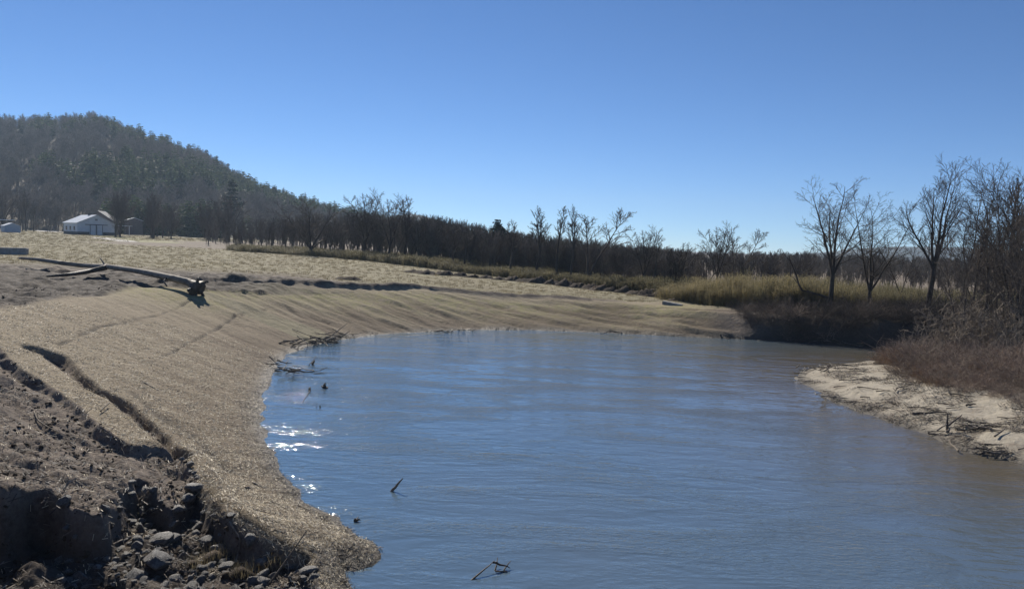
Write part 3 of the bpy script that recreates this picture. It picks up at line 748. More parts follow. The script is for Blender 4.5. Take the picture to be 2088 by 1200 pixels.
# concrete pieces in the field
p_ = PG(24, 519)
cb = thing('concrete_block', 'long pale concrete block lying at the left edge of the field', 'concrete block', (p_[0], p_[1], p_[2] - .05), math.radians(24))
m = MB()
m.prism([(-1.9, 0), (1.3, 0), (1.3, 0.66), (1.24, 0.72), (-1.84, 0.72), (-1.9, 0.66)], -.45, .45); link('block_body', m.mesh('concrete_block', MAT['concrete']), cb)
m = MB(); m.prism([(-3.6, 0), (-1.96, 0), (-1.96, .6), (-2.02, .66), (-3.55, .66), (-3.6, .6)], -.42, .42); link('block_end', m.mesh('block_end', MAT['concrete']), cb)
p_ = PG(1370, 620)
cs = thing('concrete_slab', 'tilted concrete slab beside the tall reeds on the bank', 'concrete slab', (p_[0], p_[1], p_[2] - .04), math.radians(-18))
m = MB(); m.prism([(-.6, 0), (.7, 0), (.7, .07), (-.55, .24), (-.6, .21)], -.35, .35); link('slab_body', m.mesh('concrete_slab', MAT['concrete']), cs)

# ================================================================== VEGETATION
def hm(x, y): return float(max(GH(x, y), float(hill_h(np.array([x]), np.array([y]))[0])))
R1, R2, R3 = 0.0, 1.0, 2.0
# --- the tall riverside trees on the right, each its own tree
def right_tree(px, basey, topy, depth, seed, label, **kw):
    kw.setdefault('twig', .0095)
    p0 = PD(px, basey, depth); g = GH(p0[0], p0[1])
    top = PD(px, topy, depth)[2]; H = top - g
    ms = bare_tree_meshes(seed, H, name='riverside_tree', **kw)
    return place_tree(ms, p0[0], p0[1], H, H, 0.0, label, 'tall bare trees on the far river bank', sx=1.15)
hp = math.pi / 2
right_tree(1690, 650, 358, 45.3, 11, 'tall bare tree with a low branch reaching left over the golden reeds', leaders=((-hp, .20, .93), (hp * .9, .03, 1.0), (hp, .32, .78), (-.3, .1, .85)), fork=0.30, n1=11, n2=6, n3=4, up=0.039, lenf=0.46, ang=0.73, trunk_r=0.16, n4=2)
right_tree(1772, 645, 383, 46.0, 12, 'bare tree forking low into leaning stems right of the tree with the low branch', leaders=((-hp, .30, 1.0), (0.3, .05, .95), (hp, .55, .85), (hp * 1.2, .28, .6)), fork=0.2, n1=10, n2=6, n3=4, up=0.028, lenf=0.48, ang=0.78, trunk_r=0.14, n4=2)
right_tree(1884, 655, 313, 44.6, 13, 'tallest bare riverside tree with a straight thick trunk', leaders=((hp, .04, 1.0), (hp, .16, .92), (-hp, .30, .66), (-1.0, .12, .85)), fork=0.33, n1=11, n2=6, n3=4, up=0.055, lenf=0.46, ang=0.59, trunk_r=0.17, n4=2)
right_tree(1955, 640, 345, 46.5, 14, 'slender bare tree just right of the tallest riverside tree', leaders=((hp, .05, 1.0), (-hp, .22, .7)), fork=0.35, n1=12, n2=6, n3=4, up=0.044, lenf=0.46, ang=0.68, trunk_r=0.10, n4=2)
right_tree(2050, 690, 338, 36.2, 15, 'thin leaning tree with pale lower branches over the bramble thicket', leaders=((-hp, .08, 1.0), (hp, .2, .7)), fork=0.12, n1=18, n2=6, n3=4, up=0.028, lenf=0.52, ang=0.78, trunk_r=0.075, first=0.04, n4=2)
right_tree(2092, 690, 300, 34.5, 16, 'dense bare tree at the right end of the thicket', leaders=((-hp, .18, .95), (0, .06, 1.0), (hp, .2, .9)), fork=0.12, n1=14, n2=6, n3=4, up=0.044, lenf=0.46, ang=0.59, trunk_r=0.11, n4=2)
right_tree(2012, 650, 420, 43.0, 17, 'young bare tree between the slender tree and the thin leaning tree', leaders=((-hp, .15, 1.0), (hp, .12, .9)), fork=0.15, n1=12, n2=6, n3=4, up=0.044, lenf=0.48, ang=0.59, trunk_r=0.06)
right_tree(2078, 640, 395, 42.0, 18, 'bare tree standing behind the dense tree at the end of the thicket', leaders=((-hp, .2, 1.0), (hp, .2, .9), (0, .1, .9)), fork=0.15, n1=12, n2=6, n3=4, up=0.044, lenf=0.48, ang=0.59, trunk_r=0.07)
right_tree(1835, 640, 470, 50.0, 19, 'short bare tree between the low forking tree and the tallest tree', leaders=((-hp, .25, 1.0), (hp, .25, .9)), fork=0.2, n1=10, n2=6, n3=4, up=0.039, lenf=0.50, ang=0.68, trunk_r=0.06)
right_tree(2062, 640, 360, 40.0, 20, 'upright bare tree close behind the thin leaning tree', leaders=((-hp, .12, 1.0), (hp, .18, .9)), fork=0.2, n1=13, n2=6, n3=4, up=0.044, lenf=0.44, ang=0.61, trunk_r=0.07)
right_tree(1988, 650, 455, 44.0, 21, 'low bare tree with wide crown between slender tree and young tree', leaders=((-hp, .3, 1.0), (hp, .35, .95)), fork=0.12, n1=11, n2=6, n3=4, up=0.033, lenf=0.46, ang=0.73, trunk_r=0.06)
right_tree(1918, 650, 520, 43.5, 22, 'smallest bare tree at the foot of the tallest riverside tree', leaders=((-hp, .3, 1.0), (hp, .35, .95)), fork=0.12, n1=10, n2=6, n3=4, up=0.033, lenf=0.46, ang=0.73, trunk_r=0.05)
right_tree(2105, 700, 330, 31.0, 23, 'bare tree cut by the right picture edge above the bramble thicket', leaders=((-hp, .28, 1.0), (0, .06, 1.0), (hp, .2, .9)), fork=0.08, n1=14, n2=6, n3=4, up=0.033, lenf=0.44, ang=0.67, trunk_r=0.08, n4=2)
t1 = COL.objects['bare_tree']
b0 = np.array(t1.location); g1 = lambda px, py: PD(px, py, 45.3) - b0
sxy = np.array([1 / 1.15, 1 / 1.15, 1.0])                    # the tree root is scaled sideways
lv, lf = tubes(np.stack([g1(*q) * sxy for q in [(1688, 607), (1672, 601), (1650, 595), (1636, 592), (1629, 580), (1622, 556), (1612, 532), (1606, 512)]])[None], np.array([[.075, .07, .062, .055, .048, .038, .028, .012]]), 6)
lv2, lf2 = tubes(np.stack([np.stack([g1(*q) * sxy for q in L]) for L in ([(1629, 580), (1618, 566), (1604, 556)], [(1622, 556), (1630, 540), (1634, 522)], [(1650, 595), (1640, 585), (1634, 570)], [(1612, 532), (1602, 522), (1594, 508)])]), np.tile([.022, .015, .008], (4, 1)), 4)
lbm = merge([(lv, lf), (lv2, lf2)]); link('low_branch', mesh_from('low_branch', lbm[0], lbm[1], MAT['bark']), t1)
# --- prototypes for the tree line
TP = {}
H0 = 8.0
def proto(key, seed, **kw): TP[key] = bare_tree_meshes(seed, H0, twig=kw.pop('twig', 0.021), name='field_tree', **kw)
proto('vase', 31, leaders=((-1.2, .16, .95), (1.4, .22, 1.0), (0.2, .05, .8)), fork=0.42, n1=8, n2=6, n3=4, up=0.054, lenf=0.42, ang=0.60)
proto('slim', 32, leaders=((0.5, .03, 1.0),), fork=0.35, n1=15, n2=6, n3=4, up=0.072, lenf=0.34, ang=0.60, first=0.25)
proto('round', 33, leaders=((-1.4, .45, .9), (1.5, .42, .95), (0.1, .1, 1.0), (3.1, .4, .9), (-.7, .7, .7), (.9, .75, .7)), fork=0.12, n1=9, n2=6, n3=4, up=0.030, lenf=0.48, ang=0.65, trunk_r=0.2)
proto('oak', 34, leaders=((-1.5, .32, .95), (1.5, .28, 1.0), (0.0, .08, 1.0), (3.0, .3, .9)), fork=0.25, n1=10, n2=7, n3=4, up=0.036, lenf=0.48, ang=0.75, trunk_r=0.16)
proto('fork', 35, leaders=((-1.5, .20, .9), (1.6, .26, 1.0)), fork=0.12, n1=12, n2=6, n3=4, up=0.048, lenf=0.40, ang=0.65, first=0.3)
proto('bushy', 36, leaders=((-1.5, .25, .9), (1.6, .3, 1.0), (0, .1, 1), (3, .35, .9)), fork=0.06, n1=10, n2=7, n3=4, up=0.060, lenf=0.42, ang=0.50, trunk_r=0.09)
FE_PX = [(380, 503), (480, 512), (640, 522), (760, 533), (900, 550), (1000, 562), (1100, 574), (1200, 586), (1350, 604), (1450, 606), (1600, 606)]
FE = [PG(*q) for q in FE_PX]
def fe_depth(px): return float(np.interp(px, [q[0] for q in FE_PX], [p[1] for p in FE]))
def line_tree(px, topy, off, key, label, group=None, sx=1.0, rot=None):
    d = fe_depth(px) + off
    p0 = PD(px, YH(px), d); g = hm(p0[0], p0[1]); top = PD(px, topy, d)[2]
    t = place_tree(TP[key], p0[0], p0[1], H0, max(2.0, top - g), RNG.uniform(-.5, .5) if rot is None else rot, label, group, sx=sx * 1.4)
    t.location.z = g
    return t
GL = 'bare trees along the far edge of the field'
for q in [
    (632, 404, 3, 'round', 'round spreading bare tree standing alone at the field edge below the hill shoulder', 1.0),
    (742, 380, 10, 'oak', 'leftmost of the tall bare trees rising above the end of the hill', .8),
    (792, 392, 8, 'oak', 'middle tall bare tree of the clump rising above the end of the hill', .85),
    (826, 396, 12, 'vase', 'rightmost of the tall bare trees rising above the end of the hill', .9),
    (1042, 446, 4, 'vase', 'bare tree with crooked top just right of the dark pine', 1.0),
    (1096, 418, 4, 'vase', 'bare tree with wide forked top, first of the tall row in mid field edge', .9),
    (1137, 418, 5, 'slim', 'slim upright bare tree, second of the tall row in mid field edge', .8),
    (1166, 415, 5, 'vase', 'slim bare tree with vase top, third of the tall row in mid field edge', .6),
    (1205, 420, 3, 'fork', 'bare tree forking low with one stem leaning right, last of the tall row', 1.0),
    (1312, 456, 6, 'oak', 'broad bare tree rising left of the golden reeds', .8),
    (1340, 478, 3, 'slim', 'thin bare tree just right of the broad tree by the reeds', .9),
    (1380, 492, 5, 'bushy', 'bushy bare sapling clump left of the golden reed bed', 1.1),
    (1462, 448, 7, 'oak', 'bare tree standing behind the golden reeds, taller of the pair', .75),
    (1502, 464, 9, 'fork', 'bare tree standing behind the golden reeds, shorter of the pair', .9),
    (1570, 505, 12, 'bushy', 'low bushy bare tree behind the middle of the golden reeds', 1.2),
    (1640, 500, 16, 'bushy', 'low bushy bare tree behind the right part of the golden reeds', 1.0),
    (922, 445, 6, 'oak', 'bare tree with broad crown midway along the field edge, before the dark pine', .9),
    (948, 452, 5, 'vase', 'bare tree with upright crown midway along the field edge, before the dark pine', .9),
]: line_tree(q[0], q[1], q[2], q[3], q[4], GL, q[5])
TOPX = [450, 560, 640, 720, 850, 950, 1050, 1200, 1300, 1400, 1600, 1750, 1850, 2000, 2088]
TOPY = [445, 440, 432, 424, 436, 455, 474, 492, 503, 512, 505, 515, 522, 520, 505]
keys = ['vase', 'slim', 'oak', 'fork', 'bushy', 'round']
rg = np.random.default_rng(77)
for i in range(72):                                          # trees one can tell apart in the row
    px = 470 + (1640 - 470) * ((i + rg.uniform(0, 1)) / 72)
    topy = np.interp(px, TOPX, TOPY) + rg.uniform(4, 44)
    line_tree(px, topy, rg.uniform(4, 22), keys[rg.integers(0, 5)], 'leafless grey tree in the crowded row beyond the dry field', 'leafless trees of the crowded row beyond the field', rg.uniform(.7, 1.1))
for i in range(30):                                          # trees round the farm at the foot of the hill
    px = rg.uniform(210, 480); d = rg.uniform(190, 235)
    px = rg.uniform(*[(304, 350), (412, 480), (304, 350), (412, 480), (232, 246)][i % 5])
    p0 = PD(px, YH(px), d)
    place_tree(TP[['oak', 'round', 'vase', 'bushy'][rg.integers(0, 4)]], p0[0], p0[1], H0, rg.uniform(7, 13.5), rg.uniform(0, 6), 'leafless tree at the foot of the hill right of the barn', 'leafless trees at the foot of the hill')
for i in range(8):
    px = rg.uniform(-20, 100); d = rg.uniform(228, 240)
    p0 = PD(px, YH(px), d)
    place_tree(TP[['oak', 'round', 'vase'][rg.integers(0, 3)]], p0[0], p0[1], H0, rg.uniform(9, 15), rg.uniform(0, 6), 'leafless tree on the slope behind the small shed', 'leafless trees behind the shed')
# dark pines
PP = [pine_meshes(51, 14, 15, 7, 5, 'pine', 0.20), pine_meshes(52, 14, 13, 7, 5, 'pine', 0.25, 0.2), pine_meshes(53, 14, 16, 6, 5, 'pine', 0.17, 0.08)]
MAT['dark_needle'] = simple_mat('dark_pine_needles', (0.016, 0.024, 0.014), (0.040, 0.052, 0.028), 0.8, 0.8, 0, None, None, 0.15, 0.2, 0.1)
BROAD = pine_meshes(54, 9, 20, 8, 6, 'broad_pine', 0.24, 0.22)
for pm in [BROAD] + PP: pm[1].materials[0] = MAT['dark_needle']
p0 = PD(1013, 500, 104.0); place_tree(BROAD, p0[0], p0[1], 9.0, PD(1013, 446, 104.0)[2] - GH(p0[0], p0[1]), 0.6, 'dark green pine standing above the bare treeline', None, 'pine_tree', 'pine tree', sx=1.35)
p0 = PD(1076, 500, 110.0); place_tree(PP[1], p0[0], p0[1], 14.0, PD(1076, 474, 110.0)[2] - GH(p0[0], p0[1]), 0.6, 'small dark pine tip among bare trees right of the larger dark pine', None, 'pine_tree', 'pine tree')
SKX = [0, 100, 200, 250, 330, 400, 460, 520, 600, 700, 800]
SKY_ = [250, 244, 241, 263, 286, 302, 336, 360, 384, 407, 427]
for i in range(34):
    px = 255 + 400 * (i + rg.uniform(0, .9)) / 34
    x = (px - 1044) / FPX * 545; y = 545 + rg.uniform(-14, 8)
    z = float(hill_h(np.array([x]), np.array([y]))[0])
    t = place_tree(PP[rg.integers(0, 3)], x, y, 14, rg.uniform(9, 15), rg.uniform(0, 6), 'dark pine on the skyline of the wooded hill', 'pines along the hill skyline', 'pine_tree', 'pine tree')
    t.location.z = z - .3
for px, d, Hh, lab in ((470, 300, 22, 'large dark evergreen low on the wooded slope above the farm trees'), (555, 470, 17, 'round topped pine standing clear on the falling ridge')):
    x = (px - 1044) / FPX * d; z = float(hill_h(np.array([x]), np.array([d * 1.0]))[0])
    t = place_tree(PP[1] if d < 400 else BROAD, x, d, 14 if d < 400 else 9, Hh * (1 if d < 400 else .7), 0.4, lab, None, 'pine_tree', 'pine tree'); t.location.z = z - .3

# hill forest, one mass
hd = [joined('hill_tree', bare_tree_meshes(60 + i, 12.0, leaders=((-1.5, .3, .9), (1.5, .3, 1.0), (0, .1, 1.0)), fork=0.25, n1=8, n2=5, n3=4, twig=0.045, lenf=.42, ang=.7, name='hill_tree', mat_t=MAT['grey_twig'], mat_c=MAT['grey_twig'])) for i in range(2)]
hpn = [joined('hill_pine', p) for p in (pine_meshes(55, 13, 11, 6, 3, 'hill_pine', .22, .15), pine_meshes(56, 13, 10, 6, 3, 'hill_pine', .27, .25))]
n = 11000
x = rg.uniform(-640, 60, n); y = rg.uniform(232, 640, n)
p = np.interp(x * 560 / np.clip(y, 380, 700), RX, RZ); z = hill_h(x, y)
keep = (z > 2.0) & (x / y > -0.86) & (x / y < -0.10) & (np.interp(x, [-400, -100, 50], [255, 225, 215]) < y - 4)
con = (fbm(x * 0.009, y * 0.009, 301, 3) * 1.0 + np.interp(x * 560 / y, [-420, -340, -290, -200, -120, 0], [-.40, -.16, .10, .12, -.08, -.2]) + np.interp(y, [230, 330, 430, 560], [-.30, -.08, .08, .04])) > 0.02
topl = (y > 500) & (x * 560 / y < -285); con &= ~topl
x, y, z, con = x[keep], y[keep], z[keep], con[keep]; n = len(x)
idx = np.where(con, rg.integers(2, 4, n), rg.integers(0, 2, n))
sc = np.where(con, rg.uniform(.55, 1.1, n), rg.uniform(.65, 1.0, n)) * np.interp(x * 560 / y, [-200, -90], [1, .75]); wd = np.where(con, 1.35, 1.25)
scatter('hill_wood', 'mixed bare and evergreen wood covering the hill', hd + hpn, np.stack([x, y, z - .3], 1), yaw(n, rg), np.stack([sc * wd * rg.uniform(.9, 1.2, n), sc * wd, sc * rg.uniform(.8, 1.15, n)], 1), idx)
# wood behind the first row, right across the picture
fd = [joined('thicket_tree', bare_tree_meshes(70 + i, 6.0, leaders=((-1.5, .25, .9), (1.5, .25, 1.0), (0, .1, 1.0)), fork=0.15, n1=9, n2=6, n3=4, twig=0.02, lenf=.42, ang=.5, up=.1, name='thicket_tree', mat_t=MAT['wood_twig'], mat_c=MAT['wood_twig'])) for i in range(3)]
pos, sc, n = [], [], 0
while n < 1700:
    px = rg.uniform(420, 2180) if n < 1000 else rg.uniform(1380, 2180); d = max(fe_depth(min(px, 1600)) + 12, 62) + rg.uniform(0, 90) * (1.0 if px < 1350 else 2.2)
    q = PD(px, YH(px), d); top = PD(px, np.interp(px, TOPX, TOPY) + rg.uniform(4, 44), d)[2]
    g = float(np.interp(q[0], [-60, -18, 6], [2.55, 2.25, 1.5])); Hh = min(max(top - g, 1.8), 11)
    pos.append((q[0], q[1], g - .1)); sc.append(Hh / 6.0); n += 1
for k in range(900):
    px = rg.uniform(840, 1430); d = fe_depth(px) + rg.uniform(10, 62)
    q = PD(px, YH(px), d); Hh = PD(px, np.interp(px, [840, 950, 1050, 1200, 1300, 1430], [436, 452, 466, 482, 492, 506]) + rg.uniform(-4, 30), d)[2] - 1.8
    pos.append((q[0], q[1], 0)); sc.append(max(Hh, 2.0) / 6.0)
for k in range(900):
    px = rg.uniform(900, 2180); d = rg.uniform(125, 270)
    q = PD(px, YH(px), d); pos.append((q[0], q[1], 0)); sc.append(rg.uniform(2.6, 4.6) / 6.0)
n = len(pos)
sc = np.array(sc); pos = np.array(pos); pos[:, 2] = ground_h(pos[:, 0], pos[:, 1]) - .1
scatter('wood', 'bare wood standing behind the row of field edge trees', fd, pos, yaw(n, rg), np.stack([sc * .9 + .1, sc * .9 + .1, sc], 1), rg.integers(0, 3, n))

for i in range(9):
    px, d = [1968, 1992, 2006, 2026, 2040, 2056, 2070, 2082, 2096][i], rg.uniform(33, 40); q = PD(px, YH(px), d); g = GH(q[0], q[1]); top = PD(px, [470, 430, 480, 400, 450, 380, 440, 360, 400][i], d)[2]
    place_tree(TP['slim'] if i % 2 else TP['fork'], q[0], q[1], H0, top - g, rg.uniform(0, 6), 'slender bare sapling rising out of the bramble thicket', 'slender saplings in the thicket', 'sapling', 'sapling', sx=.62)
# reeds ------------------------------------------------------------------
def reed_mesh(seed, n, H, rad, mat, leaf=4, w=0.012):
    rng = np.random.default_rng(seed); V, F = [], []
    for i in range(n):
        r = rad * math.sqrt(rng.uniform()); a = rng.uniform(0, 6.283); x0, y0 = r * math.cos(a), r * math.sin(a)
        h = H * rng.uniform(.7, 1.1); l = rng.normal(0, .09, 2) * h; an = rng.uniform(0, 3.14); dx, dy = math.cos(an) * w, math.sin(an) * w
        o = len(V)
        V += [(x0 - dx, y0 - dy, -.1), (x0 + dx, y0 + dy, -.1), (x0 + l[0] + dx * .6, y0 + l[1] + dy * .6, h), (x0 + l[0] - dx * .6, y0 + l[1] - dy * .6, h)]; F.append((o, o + 1, o + 2, o + 3))
        for k in range(leaf):
            t = rng.uniform(.35, 1.0); b = rng.uniform(0, 6.283); Ll = H * rng.uniform(.10, .2); c, s = math.cos(b), math.sin(b); ww = w * 1.5
            bx_, by_, bz_ = x0 + l[0] * t, y0 + l[1] * t, h * t; up = rng.uniform(.1, 1.0)
            o = len(V)
            V += [(bx_, by_, bz_), (bx_ + c * Ll * .5 - s * ww, by_ + s * Ll * .5 + c * ww, bz_ + Ll * .5 * up), (bx_ + c * Ll, by_ + s * Ll, bz_ + Ll * (up * .6 - .15)), (bx_ + c * Ll * .5 + s * ww, by_ + s * Ll * .5 - c * ww, bz_ + Ll * .5 * up)]
            F.append((o, o + 1, o + 2, o + 3))
    return mesh_from('reed_clump', np.array(V), np.array(F), mat, False)
olv0 = reed_mesh(84, 34, 2.0, .55, MAT['olive'], 6, .011)
golds = [reed_mesh(81 + i, 34, 2.0, .55, MAT['reed'], 6, .011) for i in range(3)]
pos, sc = [], []
for k in range(1500):
    x = rg.uniform(11, 42); y0 = np.interp(x, [11, 13, 16, 20, 42], [52.5, 49.0, 46.9, 46.2, 47.5]); y = y0 + rg.uniform(0, 1) ** 1.3 * 15
    px_ = 1044 + FPX * x / y
    h = np.interp(px_, [1340, 1370, 1430, 1500, 1600, 1720, 1820, 2000], [.3, .5, .68, .86, .82, .72, .62, .55]) * rg.uniform(.65, 1.15) * (1 + .5 * float(vnoise(x * .6, y * .6, 400)))
    if vnoise(x * .45, y * .45, 401) < -.3: continue
    pos.append((x, y, 0)); sc.append(h)
sc = np.array(sc); pos = np.array(pos); pos[:, 2] = ground_h(pos[:, 0], pos[:, 1]) - .05; n = len(sc)
scatter('reeds', 'tall golden dry reeds on the far bank', golds + [olv0], pos, yaw(n, rg, .05), np.stack([sc * 0 + 1, sc * 0 + 1, sc], 1), np.where(rg.uniform(0, 1, n) < np.interp(FPX * pos[:, 0] / pos[:, 1] + 1044, [1400, 1600, 1800], [.15, .45, .85]), 3, rg.integers(0, 3, n)))
olv = [reed_mesh(85 + i, 30, 1.3, .7, MAT['olive'], 6, .018) for i in range(3)]
pos, sc = [], []
for k in range(2300):
    px = rg.uniform(470, 1420); d = fe_depth(px) + rg.uniform(0, 1) * np.interp(px, [470, 900, 1400], [22, 16, 8])
    q = PD(px, YH(px), d); pos.append((q[0], q[1], 0)); sc.append(rg.uniform(.55, 1.15) * (1 + .5 * vnoise(q[0] * .2, q[1] * .2, 410)) * np.interp(px, [470, 700, 1400], [.65, .8, .9]))
sc = np.array(sc); pos = np.array(pos); pos[:, 2] = ground_h(pos[:, 0], pos[:, 1]) - .05; n = len(sc)
scatter('weeds', 'olive and straw coloured weeds along the far edge of the field', olv + [olv[0]], pos, yaw(n, rg, .08), np.stack([sc * 0 + 1.1, sc * 0 + 1.1, sc * .95], 1), rg.choice([0, 0, 1, 1, 2, 2, 3], n))

# brambles and shrubs on the right --------------------------------------
def cane_mesh(seed, n, H, droop, r, mat, spread=.5, side=3):
    rng = np.random.default_rng(seed)
    P0 = np.stack([rng.normal(0, spread * .4, n), rng.normal(0, spread * .4, n), np.full(n, -.08)], 1)
    D = np.stack([rng.normal(0, .55, n), rng.normal(0, .55, n), rng.uniform(.5, 1.1, n)], 1)
    p, rr_ = grow(rng, P0, D, rng.uniform(.6, 1.25, n) * H, np.full(n, r), 7, .17, -droop, .5)
    c = children(rng, p, rr_, side, .3, 1, .8, .38, .6, np.full(n, H))
    p2, r2 = grow(rng, *c[:3], c[3], 4, .16, -droop * .6, .5)
    V, F = merge([tubes(p, rr_, 3), tubes(p2, r2, 3)])
    return mesh_from('cane_clump', V, F, mat)
brs = [cane_mesh(91 + i, 26, 1.15, .10, .007, MAT['bramble']) for i in range(3)] + [cane_mesh(95, 14, 1.5, .09, .009, MAT['pale_twig']), cane_mesh(96, 26, .8, .03, .006, MAT['rust'])]
THK = [(1812, 742), (1845, 768), (1900, 784), (1960, 796), (2030, 806), (2100, 820), (2200, 835)]
thk = [PG(*q) for q in THK]
pos, sc, ix = [], [], []
for k in range(1500):
    u = rg.uniform(0, 6); i = int(u); f = u - i
    a = np.array(thk[i]) * (1 - f) + np.array(thk[i + 1]) * f
    ymax = 37.0
    dd = rg.uniform(0, 1) ** 1.2
    yy = a[1] + (ymax - a[1]) * dd; xx = a[0] * (yy / a[1]) + rg.normal(0, .3) + dd * 1.0
    if inpoly(np.array([xx]), np.array([yy]), WATER_POLY)[0]: continue
    pos.append((xx, yy, 0)); s_ = rg.uniform(.5, 1.0) * (1 + .7 * float(vnoise(xx * .55, yy * .55, 420))) * np.interp(dd, [0, .12, .5, 1], [.5, .75, 1.1, 1.2]); sc.append(s_)
    ix.append(4 if (rg.uniform() < (.55 if i < 1 else .24)) else (3 if rg.uniform() < .17 else rg.integers(0, 3)))
sc = np.array(sc); pos = np.array(pos); pos[:, 2] = ground_h(pos[:, 0], pos[:, 1]); n = len(sc)
scatter('brambles', 'tangled red brown brambles on the point bar', brs, pos, yaw(n, rg, .1), np.stack([sc * 1.1] * 2 + [sc], 1), ix)
# dark scrub on the steep far bank under the trees
pos, sc = [], []
for k in range(620):
    x = rg.uniform(14.0, 40); yl = np.interp(x, [14, 19, 30, 60], [43.2, 41.6, 42.0, 46.0]); y = yl + rg.uniform(0.1, 6.0)
    pos.append((x, y, 0)); sc.append(rg.uniform(.6, 1.25) * np.interp(x, [14, 17, 22], [.55, .9, 1.0]))
sc = np.array(sc); pos = np.array(pos); pos[:, 2] = np.maximum(ground_h(pos[:, 0], pos[:, 1]), 0); n = len(sc)
dks = [cane_mesh(97 + i, 26, 1.2, .07, .008, MAT['twig'], .6, 4) for i in range(2)]
scatter('scrub', 'dark leafless scrub hanging over the far bank below the riverside trees', dks + [brs[0]], pos, yaw(n, rg, .2), np.stack([sc * 1.2] * 2 + [sc], 1), rg.choice([0, 0, 1, 1, 2], n))
# pale arching shrubs, each a thing
def shrub_meshes(seed, H): return bare_tree_meshes(seed, H, leaders=((-1.4, .7, 1.0), (1.3, .6, .9), (-.6, .35, 1.0), (2.6, .5, .9), (-2.4, .9, .9), (.4, .2, .9)), fork=.04, trunk_r=.05, n1=7, n2=5, n3=4, up=.01, lenf=.42, ang=.75, wob=.13, name='shrub', mat_t=MAT['pale_twig'], mat_c=MAT['pale_twig'])
SHR = [shrub_meshes(121, 3.0), shrub_meshes(122, 3.0)]
for px, d, Hh, lab in ((1955, 36.5, 2.8, 'pale arching leafless shrub at the river end of the thicket'), (2010, 35.0, 3.4, 'pale leafless shrub in mid thicket below the thin leaning tree'), (2065, 33.5, 3.6, 'pale leafless shrub in the right part of the thicket'), (1905, 37.0, 1.9, 'low pale shrub overhanging the river channel beside the thicket'), (2085, 31.0, 2.6, 'pale leafless shrub nearest the sandy bar at the right edge'), (1930, 34.0, 1.7, 'low pale shrub at the front of the thicket near its river end'), (1985, 32.5, 2.2, 'low pale shrub at the front of the thicket, midway'), (2035, 36.5, 4.0, 'tallest pale shrub at the back of the thicket')):
    q = PD(px, YH(px), d)
    place_tree(SHR[rg.integers(0, 2)], q[0], q[1], 3.0, Hh, rg.uniform(0, 6), lab, 'pale leafless shrubs in the thicket', 'shrub', 'shrub')

for i in range(9):
    px, d = rg.uniform(1930, 2100), rg.uniform(31.5, 38); q = PD(px, YH(px), d)
    place_tree(SHR[i % 2], q[0], q[1], 3.0, rg.uniform(2.0, 3.9), rg.uniform(0, 6), 'pale leafless bush tangled among the brambles of the thicket', 'leafless bushes among the brambles', 'bush', 'bush')
# dry grass over the field
def tuft_mesh(seed, n, H, rad, mat, w=.012):
    rng = np.random.default_rng(seed); V, F = [], []
    for i in range(n):
        a = rng.uniform(0, 6.283); r = rad * math.sqrt(rng.uniform()); b = rng.uniform(0, 6.283); h = H * rng.uniform(.5, 1.2); l = h * rng.uniform(.2, 1.0)
        x0, y0 = r * math.cos(a), r * math.sin(a); c, s = math.cos(b), math.sin(b); o = len(V)
        V += [(x0 - s * w, y0 + c * w, -.03), (x0 + s * w, y0 - c * w, -.03), (x0 + c * l + s * w * .3, y0 + s * l - c * w * .3, h), (x0 + c * l - s * w * .3, y0 + s * l + c * w * .3, h)]; F.append((o, o + 1, o + 2, o + 3))
    return mesh_from('grass_tuft', np.array(V), np.array(F), mat, False)
tf = [tuft_mesh(131 + i, 16, .16, .3, MAT['grass'], .014) for i in range(3)]
px = rg.uniform(-60, 1400, 16000); d = 48 * (230 / 48) ** rg.uniform(0, 1, 16000)
x = (px - 1044) / FPX * d; y = d
gz_, gm_ = ground_h(x, y, True)
k = (gm_['field'] > .5); x, y, gz_ = x[k], y[k], gz_[k]; n = len(x)
sc = rg.uniform(.5, 1.2, n) * np.interp(y, [48, 120, 230], [.6, 1.0, 1.8])
scatter('grass', 'short dry grass and stubble on the field', tf, np.stack([x, y, gz_], 1), yaw(n, rg), np.stack([sc] * 3, 1), rg.integers(0, 3, n))

# ================================================================== WOOD, STONES AND DEBRIS
def polytube(pts, rad, k=8, noise=0.0, seed=0, caps=True):
    """a bent tube through pts with smooth resampling"""
    pts = np.asarray(pts, float); n = max(12, len(pts) * 5)
    s = np.linspace(0, len(pts) - 1, n); P = np.stack([np.interp(s, np.arange(len(pts)), pts[:, i]) for i in range(3)], 1)
    for _ in range(3): P[1:-1] = (P[:-2] + 2 * P[1:-1] + P[2:]) / 4
    R = np.interp(s, np.arange(len(rad)), rad)
    V, F = tubes(P[None], R[None], k)
    if noise:
        rng = np.random.default_rng(seed); c = np.repeat(P, k, 0); V = c + (V - c) * (1 + rng.normal(0, noise, (len(V), 1)))
    if caps:
        o = len(V); V = np.concatenate([V, P[:1], P[-1:]])
        a = np.arange(k); b = (a + 1) % k; e = (n - 1) * k
        F = np.concatenate([F, np.stack([np.full(k, o), b, a, a], 1)[:, :4], np.stack([np.full(k, o + 1), e + a, e + b, e + b], 1)])
    return V, F
def tri_ok(F):
    return [tuple(dict.fromkeys(map(int, f))) for f in F]
def tube_obj(name, pts, rad, mat, parent=None, k=8, noise=0.0, seed=0, origin=None):
    V, F = polytube(pts, rad, k, noise, seed)
    o = np.array(origin if origin is not None else (0, 0, 0))
    me = bpy.data.meshes.new(name); me.from_pydata([tuple(v - o) for v in V], [], tri_ok(F)); me.update(); me.materials.append(mat)
    me.polygons.foreach_set('use_smooth', np.ones(len(me.polygons), bool))
    ob = link(name, me, parent)
    if parent is None: ob.location = o
    return ob
def gp(px, py, dz=0.0):
    p = PG(px, py); return np.array([p[0], p[1], p[2] + dz])

